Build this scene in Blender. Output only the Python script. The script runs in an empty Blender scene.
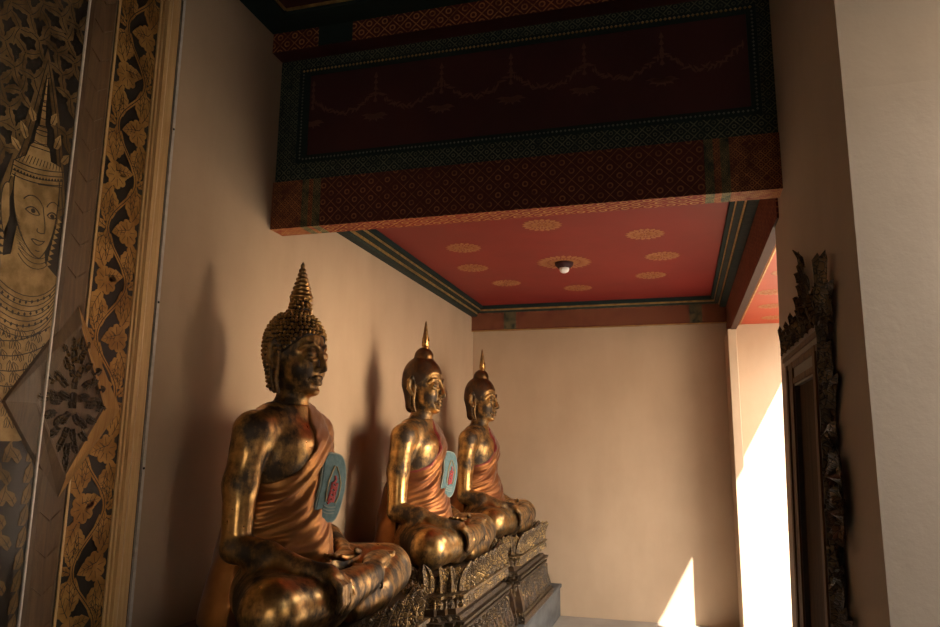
import bpy, math, random
import numpy as np
from mathutils import Vector, Matrix
R = random.Random(7)
PI = math.pi
sc = bpy.context.scene
COL = sc.collection

# ------------------------------------------------------------------ helpers: objects
def tag(o, label=None, cat=None, group=None, kind=None):
    if label: o['label'] = label
    if cat: o['category'] = cat
    if group: o['group'] = group
    if kind: o['kind'] = kind
    return o

def empty(name, loc, parent=None):
    o = bpy.data.objects.new(name, None); COL.objects.link(o)
    o.location = loc; o.empty_display_size = 0.1
    if parent: o.parent = parent
    return o

def mesh_obj(name, V, F, mats, parent=None, mi=None, smooth=False, wloc=None, sharp=None):
    """V in world coordinates when wloc is the parent's world location, else local"""
    V = np.asarray(V, dtype=np.float64).reshape(-1, 3)
    if wloc is not None: V = V - np.asarray(wloc, dtype=np.float64)
    me = bpy.data.meshes.new(name)
    me.from_pydata(V.tolist(), [], [list(map(int, f)) for f in F] if not isinstance(F, np.ndarray) else F.tolist())
    for m in (mats if isinstance(mats, (list, tuple)) else [mats]): me.materials.append(m)
    if mi is not None: me.polygons.foreach_set('material_index', np.asarray(mi, dtype=np.int32))
    if smooth: me.polygons.foreach_set('use_smooth', np.ones(len(me.polygons), dtype=bool))
    me.validate(); me.update()
    if sharp: me.set_sharp_from_angle(angle=sharp)
    o = bpy.data.objects.new(name, me); COL.objects.link(o)
    if parent: o.parent = parent
    return o

class MB:
    def __init__(s): s.V = []; s.F = []; s.M = []
    def add(s, V, F, m=0):
        b = len(s.V)
        s.V += [tuple(v) for v in V]
        s.F += [[b + i for i in f] for f in F]
        s.M += [m] * len(F)
    def box(s, x0, x1, y0, y1, z0, z1, m=0):
        V = [(x, y, z) for x in (x0, x1) for y in (y0, y1) for z in (z0, z1)]
        s.add(V, [(0, 1, 3, 2), (4, 6, 7, 5), (0, 4, 5, 1), (2, 3, 7, 6), (0, 2, 6, 4), (1, 5, 7, 3)], m)
    def tube(s, pts, rad, n=8, m=0, cap=True):
        pts = [Vector(p) for p in pts]
        rs = rad if isinstance(rad, (list, tuple)) else [rad] * len(pts)
        b = len(s.V); up = None
        for i, p in enumerate(pts):
            t = (pts[min(i + 1, len(pts) - 1)] - pts[max(i - 1, 0)]).normalized()
            if up is None:
                up = Vector((0, 0, 1)) if abs(t.z) < .9 else Vector((1, 0, 0))
            a = t.cross(up).normalized(); c = a.cross(t).normalized(); up = c
            for k in range(n):
                w = 2 * PI * k / n
                s.V.append(tuple(p + (a * math.cos(w) + c * math.sin(w)) * rs[i]))
        for i in range(len(pts) - 1):
            for k in range(n):
                k2 = (k + 1) % n
                s.F.append([b + i * n + k, b + i * n + k2, b + (i + 1) * n + k2, b + (i + 1) * n + k]); s.M.append(m)
        if cap:
            s.F.append([b + k for k in range(n)][::-1]); s.M.append(m)
            e = b + (len(pts) - 1) * n
            s.F.append([e + k for k in range(n)]); s.M.append(m)
    def lathe(s, prof, c=(0, 0, 0), n=24, m=0):
        b = len(s.V)
        for r, z in prof:
            for k in range(n):
                w = 2 * PI * k / n
                s.V.append((c[0] + r * math.cos(w), c[1] + r * math.sin(w), c[2] + z))
        for i in range(len(prof) - 1):
            for k in range(n):
                k2 = (k + 1) % n
                s.F.append([b + i * n + k, b + i * n + k2, b + (i + 1) * n + k2, b + (i + 1) * n + k]); s.M.append(m)
        s.F.append([b + k for k in range(n)][::-1]); s.M.append(m)
        e = b + (len(prof) - 1) * n
        s.F.append([e + k for k in range(n)]); s.M.append(m)
    def loft(s, rings, m=0, cap=True):
        n = len(rings[0]); b = len(s.V)
        for r in rings: s.V += [tuple(p) for p in r]
        for i in range(len(rings) - 1):
            for k in range(n):
                k2 = (k + 1) % n
                s.F.append([b + i * n + k, b + i * n + k2, b + (i + 1) * n + k2, b + (i + 1) * n + k]); s.M.append(m)
        if cap:
            s.F.append([b + k for k in range(n)][::-1]); s.M.append(m)
            e = b + (len(rings) - 1) * n
            s.F.append([e + k for k in range(n)]); s.M.append(m)
    def prism(s, poly, origin, u, v, n, th, m=0):
        """outline poly (2D) in the plane (u, v) at origin, extruded th along n"""
        o = Vector(origin); u = Vector(u); v = Vector(v); n = Vector(n)
        a = [o + u * p[0] + v * p[1] for p in poly]
        k = len(a)
        V = a + [p + n * th for p in a]
        F = [list(range(k))[::-1], [k + i for i in range(k)]] + [[i, (i + 1) % k, k + (i + 1) % k, k + i] for i in range(k)]
        s.add(V, F, m)
    def petal(s, o, u, up, n, w, h, d, lean=0., m=0, rows=6, cols=6, veins=True):
        """pointed carved leaf, closed, bulging along n"""
        o = Vector(o); u = Vector(u).normalized(); up = Vector(up).normalized(); n = Vector(n).normalized()
        b = len(s.V)
        for side in (1, 0):
            for i in range(rows + 1):
                t = i / rows
                hw = w * .5 * (.66 + .6 * t) * max(0., 1 - t ** 2.4) ** .7 if t < 1 else 0.
                for j in range(cols + 1):
                    q = -1 + 2 * j / cols
                    bul = d * (1 - q * q) * (1 - t * .45)
                    if veins and side and i < rows: bul += d * (.5 if j == cols // 2 else (-.25 if j in (cols // 2 - 1, cols // 2 + 1) else 0))
                    off = bul if side else -d * .25
                    if abs(q) == 1 or i == rows: off = 0.
                    p = o + u * (q * hw) + up * (h * t) + n * (off + lean * t * t)
                    s.V.append(tuple(p))
        k = cols + 1; t0 = (rows + 1) * k
        for i in range(rows):
            for j in range(cols):
                a = b + i * k + j
                s.F.append([a, a + 1, a + 1 + k, a + k]); s.M.append(m)
                a += t0
                s.F.append([a, a + k, a + 1 + k, a + 1]); s.M.append(m)
    def build(s, name, mats, parent=None, wloc=None, smooth=False, sharp=None):
        return mesh_obj(name, s.V, s.F, mats, parent, s.M, smooth, wloc, sharp)

def bevel(o, w, seg=2):
    md = o.modifiers.new('bevel', 'BEVEL'); md.width = w; md.segments = seg; md.limit_method = 'ANGLE'
    return o

# ------------------------------------------------------------------ helpers: materials
class Nd:
    def __init__(s, m): s.t = m.node_tree; s.n = m.node_tree.nodes; s.l = m.node_tree.links
    def math(s, op, a, b=None, c=None, clamp=False):
        x = s.n.new('ShaderNodeMath'); x.operation = op; x.use_clamp = clamp
        for i, v in enumerate((a, b, c)):
            if v is None: continue
            if isinstance(v, (int, float)): x.inputs[i].default_value = v
            else: s.l.new(v.s if isinstance(v, S) else v, x.inputs[i])
        return S(s, x.outputs[0])
    def coords(s):
        tc = s.n.new('ShaderNodeTexCoord'); sp = s.n.new('ShaderNodeSeparateXYZ')
        s.l.new(tc.outputs['Object'], sp.inputs[0])
        return [S(s, sp.outputs[i]) for i in range(3)], tc.outputs['Object']
    def noise(s, vec, scale, detail=4, rough=.55, dist=0., kind='noise'):
        x = s.n.new('ShaderNodeTexNoise'); x.inputs['Scale'].default_value = scale
        x.inputs['Detail'].default_value = detail; x.inputs['Roughness'].default_value = rough
        x.inputs['Distortion'].default_value = dist
        s.l.new(vec, x.inputs['Vector']); return S(s, x.outputs[0])
    def vor(s, vec, scale, feature='F1', out=0):
        x = s.n.new('ShaderNodeTexVoronoi'); x.feature = feature; x.inputs['Scale'].default_value = scale
        s.l.new(vec, x.inputs['Vector']); return S(s, x.outputs[out])
    def scalevec(s, vec, k):
        x = s.n.new('ShaderNodeVectorMath'); x.operation = 'MULTIPLY'; x.inputs[1].default_value = k
        s.l.new(vec, x.inputs[0]); return x.outputs[0]
    def ramp(s, f, stops, interp='LINEAR'):
        x = s.n.new('ShaderNodeValToRGB'); e = x.color_ramp.elements; x.color_ramp.interpolation = interp
        e[0].position, e[0].color = stops[0][0], (*stops[0][1], 1) if len(stops[0][1]) == 3 else stops[0][1]
        e[1].position, e[1].color = stops[-1][0], (*stops[-1][1], 1)
        for p, c in stops[1:-1]:
            q = e.new(p); q.color = (*c, 1)
        s.l.new(f.s, x.inputs[0]); return x.outputs[0]
    def mix(s, f, a, b):
        x = s.n.new('ShaderNodeMix'); x.data_type = 'RGBA'
        if isinstance(f, (int, float)): x.inputs[0].default_value = f
        else: s.l.new(f.s if isinstance(f, S) else f, x.inputs[0])
        for i, v in ((6, a), (7, b)):
            if isinstance(v, tuple): x.inputs[i].default_value = (*v, 1)
            else: s.l.new(v, x.inputs[i])
        return x.outputs[2]
    def bump(s, h, strength, dist=.01):
        x = s.n.new('ShaderNodeBump'); x.inputs['Strength'].default_value = strength; x.inputs['Distance'].default_value = dist
        s.l.new(h.s, x.inputs['Height']); return x.outputs[0]
class S:
    def __init__(s, nd, so): s.nd = nd; s.s = so
    def __add__(a, b): return a.nd.math('ADD', a, b)
    def __sub__(a, b): return a.nd.math('SUBTRACT', a, b)
    def __mul__(a, b): return a.nd.math('MULTIPLY', a, b)
    def fract(a): return a.nd.math('FRACT', a)
    def abs(a): return a.nd.math('ABSOLUTE', a)
    def sin(a): return a.nd.math('SINE', a)
    def lt(a, b): return a.nd.math('LESS_THAN', a, b)
    def gt(a, b): return a.nd.math('GREATER_THAN', a, b)
    def max(a, b): return a.nd.math('MAXIMUM', a, b)
    def min(a, b): return a.nd.math('MINIMUM', a, b)
    def pow(a, b): return a.nd.math('POWER', a, b)
    def sstep(a, lo, hi):
        x = a.nd.n.new('ShaderNodeMapRange'); x.interpolation_type = 'SMOOTHSTEP'
        x.inputs[1].default_value = lo; x.inputs[2].default_value = hi
        a.nd.l.new(a.s, x.inputs[0]); return S(a.nd, x.outputs[0])

def mat(name, base=(.5, .5, .5), rough=.6, metal=0., spec=.5):
    m = bpy.data.materials.new(name); m.use_nodes = True
    b = m.node_tree.nodes['Principled BSDF']
    b.inputs['Base Color'].default_value = (*base, 1); b.inputs['Roughness'].default_value = rough
    b.inputs['Metallic'].default_value = metal; b.inputs['Specular IOR Level'].default_value = spec
    return m, b, Nd(m)
def sock(nd, b, name, v): nd.l.new(v.s if isinstance(v, S) else v, b.inputs[name])

def m_plaster(name, c1, c2, bump=.12):
    m, b, n = mat(name, c1, .85, spec=.25)
    _, v = n.coords()
    f = n.noise(v, 1.3, 5, .6)
    g = n.noise(n.scalevec(v, (1, 1, .3)), 4.0, 4, .6)
    sock(n, b, 'Base Color', n.mix((f * .6 + g * .4).sstep(.35, .7), c1, c2))
    sock(n, b, 'Normal', n.bump(n.noise(v, 9, 6, .6) * .6 + n.noise(v, 60, 3, .5) * .1, bump, .02))
    return m
def m_noise(name, c1, c2, scale, rough=.6, metal=0., bump=0., lo=.35, hi=.65, spec=.5, stretch=(1, 1, 1), bscale=None):
    m, b, n = mat(name, c1, rough, metal, spec)
    _, v = n.coords(); v = n.scalevec(v, stretch)
    f = n.noise(v, scale, 6, .6)
    sock(n, b, 'Base Color', n.mix(f.sstep(lo, hi), c1, c2))
    if bump: sock(n, b, 'Normal', n.bump(n.noise(v, bscale or scale * 2, 5, .6), bump, .01))
    return m
def m_statue(name, gold, dark, lo=.5, hi=.68, r0=.24, r1=.5):
    m, b, n = mat(name, gold, r0, 1.)
    _, v = n.coords()
    f = n.noise(v, 5.5, 8, .66) * .62 + n.noise(n.scalevec(v, (1, 1, .35)), 15, 5, .6) * .38
    w = f.sstep(lo, hi)
    g = n.noise(v, 24, 5, .6)
    col = n.mix(g.sstep(.35, .7), gold, tuple(c * .62 for c in gold))
    sock(n, b, 'Base Color', n.mix(w, col, dark))
    sock(n, b, 'Roughness', w * (r1 - r0) + g * .12 + (r0 - .05))
    sock(n, b, 'Metallic', w * -.45 + 1.0)
    sock(n, b, 'Normal', n.bump(g * .5 + n.noise(v, 70, 3, .5) * .15 + w * .3, .16, .01))
    return m
def m_lattice(name, ground, line, iu, iv, su, sv, lw=.055, flower=None, dark=None, rough=.7, metal=.0, fr=.2):
    """painted lozenge lattice with a small flower in every lozenge"""
    m, b, n = mat(name, ground, rough, metal, .18)
    c, v = n.coords()
    u = c[iu] * su; w = c[iv] * sv
    a = (u.fract() - .5).abs(); d = (w.fract() - .5).abs()
    e = ((a + d) - .5).abs().lt(lw)
    rr = (a * a + d * d)
    a2 = ((u + .5).fract() - .5).abs(); d2 = ((w + .5).fract() - .5).abs()
    r2 = (a2 * a2 + d2 * d2)
    fl = rr.lt(fr * fr).max(r2.lt(fr * fr)) - rr.lt(fr * fr * .3).max(r2.lt(fr * fr * .3))
    patt = e.max(fl)
    wear = n.noise(v, 22, 4, .6).sstep(.25, .6)
    g = n.mix(n.noise(v, 2.2, 4).sstep(.3, .7), ground, dark or tuple(x * .7 for x in ground))
    sock(n, b, 'Base Color', n.mix(patt * wear * .8, g, line))
    return m
def m_beads(name, ground, bead, iu, su, iv, v0, sv, rough=.4):
    m, b, n = mat(name, ground, rough)
    c, v = n.coords()
    a = (c[iu] * su).fract() - .5; d = (c[iv] - v0) * sv
    sock(n, b, 'Base Color', n.mix((a * a + d * d).lt(.15), ground, bead))
    return m

M = {}
M['plaster'] = m_plaster('wall plaster', (.475, .345, .228), (.42, .30, .195))
M['plaster_pier'] = m_plaster('pier plaster', (.47, .40, .325), (.42, .355, .285), .2)
M['floor'] = m_noise('floor stone', (.31, .27, .22), (.25, .215, .175), 3, .5, bump=.1)
M['ground'] = m_noise('courtyard stone', (.26, .235, .2), (.22, .2, .17), 2, .8)
M['stone'] = m_noise('plinth stone', (.105, .108, .105), (.055, .057, .056), 6, .6, bump=.15, stretch=(1, .6, 1.4))
M['gold'] = m_statue('gilded bronze', (.70, .41, .145), (.05, .034, .022), .42, .58, .28, .5)  # dark patches: patina, raised further to stand in for dark surroundings
M['hair_curl'] = m_statue('curled hair bronze', (.5, .29, .10), (.10, .062, .03), .5, .7, .3, .45)
M['hair_gap_shade'] = m_noise('shaded hair gaps', (.03, .02, .014), (.06, .038, .02), 20, .6, .5)  # base darkened so the gaps between curls read as shade
M['hair_flat'] = m_statue('smooth hair bronze', (.20, .105, .042), (.055, .036, .024), .42, .6, .34, .5)
M['spire'] = m_statue('spire bronze', (.55, .32, .11), (.06, .038, .024), .45, .62, .28, .5)
def m_satin(name, c1, c2):
    m, b, n = mat(name, c1, .38, .72)
    _, v = n.coords()
    f = n.noise(v, 7, 4, .55); w = n.noise(v, 260, 2, .5)
    sock(n, b, 'Base Color', n.mix(f.sstep(.3, .7), c1, c2))
    sock(n, b, 'Roughness', w * .16 + .3)
    sock(n, b, 'Normal', n.bump(w, .12, .002))
    b.inputs['Sheen Weight'].default_value = .25
    return m
M['satin'] = m_satin('gold satin cloth', (.46, .205, .052), (.30, .11, .028))
M['satin2'] = m_satin('orange satin cloth', (.32, .12, .026), (.19, .058, .014))
M['hem'] = mat('dark red hem', (.22, .03, .025), .6)[0]
M['teal'] = m_noise('teal patch cloth', (.13, .22, .225), (.085, .16, .17), 40, .8)
M['patch_edge'] = mat('pale patch edging', (.26, .31, .27), .8)[0]
M['patch_red'] = mat('red patch thread', (.36, .04, .035), .75)[0]
M['patch_gold'] = mat('gold patch thread', (.36, .27, .12), .6)[0]
def m_carved(name, gold, dark, scale):
    m, b, n = mat(name, gold, .42, .85)
    _, v = n.coords()
    nz = n.n.new('ShaderNodeTexNoise'); nz.inputs['Scale'].default_value = scale * .6; n.l.new(v, nz.inputs['Vector'])
    wv = n.n.new('ShaderNodeVectorMath'); wv.operation = 'MULTIPLY_ADD'; n.l.new(nz.outputs['Color'], wv.inputs[0]); wv.inputs[1].default_value = (1.6 / scale,) * 3; n.l.new(v, wv.inputs[2])
    d = n.vor(wv.outputs[0], scale * 1.5, 'DISTANCE_TO_EDGE'); e = n.vor(wv.outputs[0], scale * 3.2, 'F1')
    h = d.sstep(.02, .2) * .7 + e * .3
    dirt = n.noise(v, 9, 5, .6).sstep(.36, .6)
    groove = d.sstep(.14, .03)
    sock(n, b, 'Base Color', n.mix(groove.max(dirt * .8), gold, dark))
    sock(n, b, 'Metallic', groove.max(dirt) * -.6 + .9)
    sock(n, b, 'Normal', n.bump(h, .55, .012))
    return m
M['carved'] = m_carved('carved gilding', (.38, .245, .095), (.045, .03, .02), 30)
M['carved_dark'] = m_carved('aged carved gilding', (.15, .096, .042), (.03, .021, .015), 28)
M['ped_dark'] = m_noise('dark pedestal lacquer', (.05, .028, .018), (.12, .068, .03), 14, .5, .4, bump=.2)
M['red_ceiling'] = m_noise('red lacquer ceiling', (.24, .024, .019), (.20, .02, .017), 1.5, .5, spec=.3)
M['red_outer_lit'] = m_noise('lit red ceiling', (.42, .06, .022), (.38, .05, .02), 1.5, .5, spec=.3)  # red ceiling with its bright bounce light put into the colour
M['panel_red'] = m_noise('dark red panel', (.062, .018, .017), (.045, .014, .015), 2.0, .55, spec=.25)  # red dimmed in the base colour for the low light on the beam
M['soffit'] = mat('dark soffit paint', (.05, .02, .012), .7, 0, .15)[0]  # underside tone, darker than the side of the beam
M['roundel'] = mat('rosette gold paint', (.40, .165, .06), .5, .2)[0]
M['garland'] = mat('faded garland paint', (.115, .042, .028), .6)[0]
gr, gd, gl = (.014, .027, .025), (.010, .018, .019), (.20, .15, .07)
M['green_x'] = m_lattice('green border along x', gr, (.15, .16, .10), 0, 2, 17, 17, .06, dark=gd, fr=.17)
M['green_z'] = m_lattice('green border upright', gr, (.15, .16, .10), 0, 2, 20, 20, .06, dark=gd, fr=.17)
M['green_y'] = m_lattice('green border along y', gr, (.07, .075, .05), 1, 2, 22, 22, .07, dark=gd, fr=.2)
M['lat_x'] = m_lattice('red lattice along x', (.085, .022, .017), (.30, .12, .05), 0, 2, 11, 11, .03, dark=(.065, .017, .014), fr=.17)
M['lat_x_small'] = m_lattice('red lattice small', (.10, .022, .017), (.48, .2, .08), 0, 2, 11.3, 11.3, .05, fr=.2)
M['lat_xy_lit'] = m_lattice('red lattice lit underside', (.30, .04, .026), (.62, .32, .1), 0, 1, 9.4, 11, .05, fr=.2)  # brighter copy of the front lattice, light from below put into the colour
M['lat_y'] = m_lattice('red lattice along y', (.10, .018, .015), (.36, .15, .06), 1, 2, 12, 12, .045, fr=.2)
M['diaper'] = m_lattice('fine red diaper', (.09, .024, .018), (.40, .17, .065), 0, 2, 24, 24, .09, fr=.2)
M['diaper_xy_lit'] = m_lattice('fine red diaper lit underside', (.32, .06, .032), (.66, .36, .13), 0, 1, 30, 30, .1, fr=.22)  # front diaper again, lightened in colour as if lit from below
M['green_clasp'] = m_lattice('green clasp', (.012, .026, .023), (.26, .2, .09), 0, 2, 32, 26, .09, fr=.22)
M['green_clasp_xy_lit'] = m_lattice('green clasp lit underside', (.04, .08, .06), (.5, .38, .15), 0, 1, 32, 26, .09, fr=.22)  # lit copy of the clasp, brightness is in the colour
M['beads_x'] = m_beads('pearl line along x', gd, (.55, .44, .24), 0, 42, 2, 0, 40)
M['green'] = mat('dark green paint', gr, .75, 0, .15)[0]
M['goldpaint'] = m_noise('gold paint', (.56, .35, .11), (.32, .18, .06), 20, .42, .6)
M['black_lacquer'] = m_noise('black lacquer', (.016, .014, .013), (.026, .021, .018), 5, .35)
M['goldleaf'] = m_noise('gold leaf', (.55, .32, .10), (.33, .17, .05), 9, .45, .55)
M['goldleaf_old'] = m_noise('aged gold leaf', (.21, .14, .065), (.11, .072, .033), 8, .5, .5)
M['goldleaf_pale'] = m_noise('pale gold leaf', (.40, .28, .135), (.22, .145, .062), 12, .48, .5)
M['ink'] = mat('lacquer line', (.03, .022, .015), .5)[0]
def m_wood(name, c1, c2, sx, rough=.4, metal=.0, spec=.5):
    m, b, n = mat(name, c1, rough, metal, spec)
    _, v = n.coords()
    f = n.noise(n.scalevec(v, sx), 3, 6, .65, 1.5)
    sock(n, b, 'Base Color', n.mix(f.sstep(.3, .7), c1, c2))
    sock(n, b, 'Normal', n.bump(f, .12, .01))
    return m
M['giltwood'] = m_wood('gilded wood', (.74, .52, .27), (.60, .38, .17), (8, 14, .6), .4, .15)
M['bossgilt'] = m_wood('gilded boss edge', (.50, .29, .10), (.36, .18, .06), (8, 14, .6), .42, .3)
M['brownwood'] = m_wood('brown carved wood', (.085, .052, .032), (.14, .085, .045), (8, 12, 1.2), .45)
M['framewood'] = m_wood('worn frame wood', (.15, .085, .04), (.075, .042, .023), (10, 10, .5), .6, 0, .15)
M['panewood'] = m_wood('dark pane wood', (.085, .05, .028), (.04, .025, .015), (10, 14, .4), .8, 0, .08)
M['framedark'] = m_noise('dark frame moulding', (.035, .026, .02), (.06, .042, .03), 12, .45)
M['crest'] = m_carved('carved crest', (.20, .135, .07), (.024, .018, .014), 34)
M['mirror_dark'] = mat('dark framed pane', (.02, .018, .016), .12)[0]
M['metal'] = m_noise('thin metal edge', (.62, .58, .52), (.52, .48, .43), 30, .4, .2)
M['gap'] = mat('dark gap tone', (.02, .017, .015), .8)[0]
M['bulb'] = mat('frosted bulb', (.9, .86, .8), .35)[0]
def m_glass(name):
    m = bpy.data.materials.new(name); m.use_nodes = True; t = m.node_tree; t.nodes.clear()
    o = t.nodes.new('ShaderNodeOutputMaterial'); mx = t.nodes.new('ShaderNodeMixShader')
    tr = t.nodes.new('ShaderNodeBsdfTransparent'); gl_ = t.nodes.new('ShaderNodeBsdfGlossy'); fr = t.nodes.new('ShaderNodeFresnel')
    gl_.inputs['Roughness'].default_value = .06; fr.inputs['IOR'].default_value = 1.09
    tr.inputs['Color'].default_value = (.97, .96, .94, 1)
    t.links.new(fr.outputs[0], mx.inputs[0]); t.links.new(tr.outputs[0], mx.inputs[1]); t.links.new(gl_.outputs[0], mx.inputs[2])
    t.links.new(mx.outputs[0], o.inputs[0]); return m
M['glass'] = m_glass('clear sheet')

# ------------------------------------------------------------------ room numbers
XL, XR, YB, D = -2.08, .47, 3.344, 7.37
XO = .52           # outer face of the side beam
XRESP = .445
NEAR = -3.0         # back end of the gallery behind the camera
ZC, ZN, ZO = 3.05, 3.86, 2.78

def struct(name, mb, m, parent=None, wloc=None, **k):
    o = mb.build(name, m, parent, wloc, **k)
    if not parent: o['kind'] = 'structure'
    return o

b = MB(); b.box(XL - .02, 1.6, NEAR - .2, D + .2, -.1, 0); struct('floor', b, M['floor'])
b = MB(); b.box(-12, 16, -16, 18, -.2, -.101); o = struct('courtyard_ground', b, M['ground'])
b = MB(); b.box(XL - .3, XL, NEAR - .2, D + .3, -.1, 4.3); struct('wall_left', b, M['plaster'])
b = MB(); b.box(XL, 1.25, D, D + .3, -.1, 4.3); struct('wall_back', b, M['plaster'])
b = MB(); b.box(XL, .45, NEAR - .2, NEAR, -.1, 4.3); b.box(.45, 1.3, NEAR - .2, NEAR, 2.5, 4.3); struct('wall_front', b, M['panel_red'])  # unseen end wall, dark to cut bounce, opening left to light the pier

# pier between the two openings: battered (wider below)
def pier(y_far, y_near_top, y_near_bot, x1):
    mb = MB()
    zs = [(-.05, .418), (.8, .44), (2.6, .48), (4.3, .48)]
    rings = []
    for z, x in zs:
        t = max(0., min(1., (z - .0) / 3.0))
        yn = y_near_bot + (y_near_top - y_near_bot) * t
        rings.append([(x, yn, z), (x1, yn, z), (x1, y_far, z), (x, y_far, z)])
    mb.loft(rings); return mb
struct('wall_right', pier(3.66, 2.16, 1.86, 1.1), M['plaster_pier'])
# respond at the back wall under the end of the side beam
b = MB(); b.box(XRESP, XO, 6.85, D + .02, -.05, 2.66); bevel(struct('trim_1', b, M['plaster']), .006)
# unseen rear side wall and header, gap width set to light the pier front
b = MB(); b.box(1.10, 1.3, NEAR, 1.73, -.05, 4.3); b.box(1.10, 1.3, 1.73, 2.4, 2.9, 4.3); struct('wall_right_rear', b, M['panel_red'])

# ceilings
b = MB(); b.box(XL, XO, YB + .1, D, ZC, ZC + .08); ceil_ = struct('ceiling', b, M['red_ceiling'])
def rosette(cx, cy, z, r, n, parent, m):
    mb = MB()
    for ring, (r0, r1, wd) in enumerate(((.0, .30, .5), (.26, .66, .8), (.62, 1.0, .9))):
        k = n if ring else max(6, n // 2)
        for i in range(k):
            a = 2 * PI * (i + .5 * (ring % 2)) / k
            c, s_ = math.cos(a), math.sin(a)
            hw = math.tan(PI / k) * (r0 + r1) * .5 * r * wd
            pts = [(r0 * r, -hw * .35), (r * (r0 * .45 + r1 * .55), -hw), (r1 * r, 0), (r * (r0 * .45 + r1 * .55), hw), (r0 * r, hw * .35)]
            mb.prism([(p * c - q * s_, p * s_ + q * c) for p, q in pts], (cx, cy, z), (1, 0, 0), (0, 1, 0), (0, 0, -1), .002)
    return mb.build('gilded_rosette', m, parent)
for (x, y, r, n) in [(-.84, 5.63, .22, 26), (-1.50, 5.02, .135, 18), (-.83, 4.60, .135, 18), (-.18, 4.98, .135, 18), (-.08, 5.61, .135, 18),
                     (-1.60, 5.63, .135, 18), (-.19, 6.24, .135, 18), (-1.46, 6.25, .135, 18), (-.86, 6.60, .135, 18)]:
    rosette(x, y, ZC, r, n, ceil_, M['roundel'])
b = MB(); b.box(XO, 1.10, 3.0, D, ZO, ZO + .08); oc = struct('ceiling_outer', b, M['red_outer_lit'])
for (x, y) in [(.72, 5.86), (.78, 6.45), (.86, 7.03), (.75, 5.2), (1.05, 6.1)]:
    rosette(x, y, ZO, .115, 16, oc, M['roundel'])
b = MB(); b.box(XL, 1.3, NEAR - .2, YB - .09, ZN, ZN + .1); struct('ceiling_near', b, M['panel_red'])
# outer eaves beams
b = MB(); b.box(1.10, 1.25, 2.4, D + .02, 2.80, 3.4); struct('trim_2', b, M['panel_red'])
b = MB(); b.box(1.10, 1.25, 2.4, 3.75, -.1, 2.82); struct('outer_light_mask', b, M['plaster_pier'])  # added wall out of view, narrows the light through the far opening
b = MB(); b.box(1.08, 1.27, 4.88, 5.22, -.1, 2.82); struct('outer_light_divider', b, M['plaster_pier'])  # added out of view to split the light into two gaps
b = MB(); b.box(3.6, 3.9, 5.2, 11, -.2, 3.6); struct('wall_sky_blocker', b, M['panel_red'])  # unseen added wall, blocks the low sky beyond the second gap

# green and gold trims round the red ceiling (stepped mouldings, each run one piece)
def trim_run(name, axis, a0, a1, c, d, steps, mats, zt):
    """steps: (offset from the wall line, drop) boxes; d = +-1 side the moulding grows to"""
    mb = MB()
    for i, (o0, o1, z0, z1, mi) in enumerate(steps):
        lo, hi = sorted((c + d * o0, c + d * o1))
        if axis == 'y': mb.box(lo, hi, a0, a1, zt - z1, zt - z0, mi)
        else: mb.box(a0, a1, lo, hi, zt - z1, zt - z0, mi)
    return struct(name, mb, mats)
st = [(0, .058, 0, .105, 0), (.058, .066, 0, .08, 1), (.066, .102, 0, .062, 0), (.102, .108, 0, .045, 1), (.108, .135, 0, .03, 2)]
TM = [M['green_y'], M['goldpaint'], M['green']]
trim_run('trim_5', 'y', YB + .11, 7.30, XL, 1, st, TM, ZC)
trim_run('trim_6', 'y', YB + .11, 7.30, XR, -1, st, TM, ZC)
trim_run('trim_7', 'x', XL + .001, XR, 7.30, -1, [(0, .02, 0, .07, 0), (.02, .035, 0, .05, 1), (.035, .06, 0, .035, 2)], [M['green_x'], M['goldpaint'], M['green']], ZC)
# lattice band along the back wall
b = MB(); b.box(XL + .0, XR + .01, 7.30, D, 2.795, ZC)
b.box(-1.73, -1.60, 7.297, 7.31, 2.80, 2.98, 1); b.box(.13, .25, 7.297, 7.31, 2.80, 2.98, 1)
b.box(XL, XR, 7.292, 7.31, 2.787, 2.797, 2)
struct('trim_8', b, [M['lat_x_small'], M['green_clasp'], M['goldpaint']])
# side beam over the far opening
b = MB(); b.box(XR, XO, 3.5, D, 2.657, 3.2); b.box(XR, XO, 3.5, D, 2.655, 2.657, 1); sb = struct('trim_9', b, [M['lat_y'], M['soffit']])
b = MB(); b.box(XO, XO + .03, 3.66, D, 2.74, 2.78, 0); b.box(XO + .03, XO + .05, 3.66, D, 2.755, 2.78, 1); b.box(XO + .065, XO + .075, 3.66, D, 2.77, 2.78, 1)
struct('trim_10', b, [M['red_outer_lit'], M['goldpaint']])

# ------------------------------------------------------------------ the big painted beam
BL, BR = XL, XR + .03
root = empty('trim_11', (0, YB, 0)); root['kind'] = 'structure'
W0 = (0, YB, 0)
b = MB(); b.box(BL, BR, YB + .02, YB + .11, 2.80, 3.95); b.build('beam_core', M['panel_red'], root, W0)
b = MB(); b.box(-1.90, .38, YB + .012, YB + .03, 3.15, 3.645); b.build('panel', M['panel_red'], root, W0)
b = MB()
b.box(BL, BR, YB, YB + .03, 3.0, 3.105); b.box(BL, BR, YB, YB + .03, 3.665, 3.72)
b.box(BL, -1.965, YB, YB + .03, 3.105, 3.665, 1); b.box(.42, BR, YB, YB + .03, 3.105, 3.665, 1)
b.build('green_border', [M['green_x'], M['green_z']], root, W0)
b = MB()
b.box(-1.965, .42, YB + .004, YB + .03, 3.105, 3.15); b.box(-1.965, .42, YB + .004, YB + .03, 3.62, 3.665)
b.box(-1.965, -1.90, YB + .004, YB + .03, 3.15, 3.62); b.box(.375, .42, YB + .004, YB + .03, 3.15, 3.62)
b.build('inner_border', M['green'], root, W0)
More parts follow.
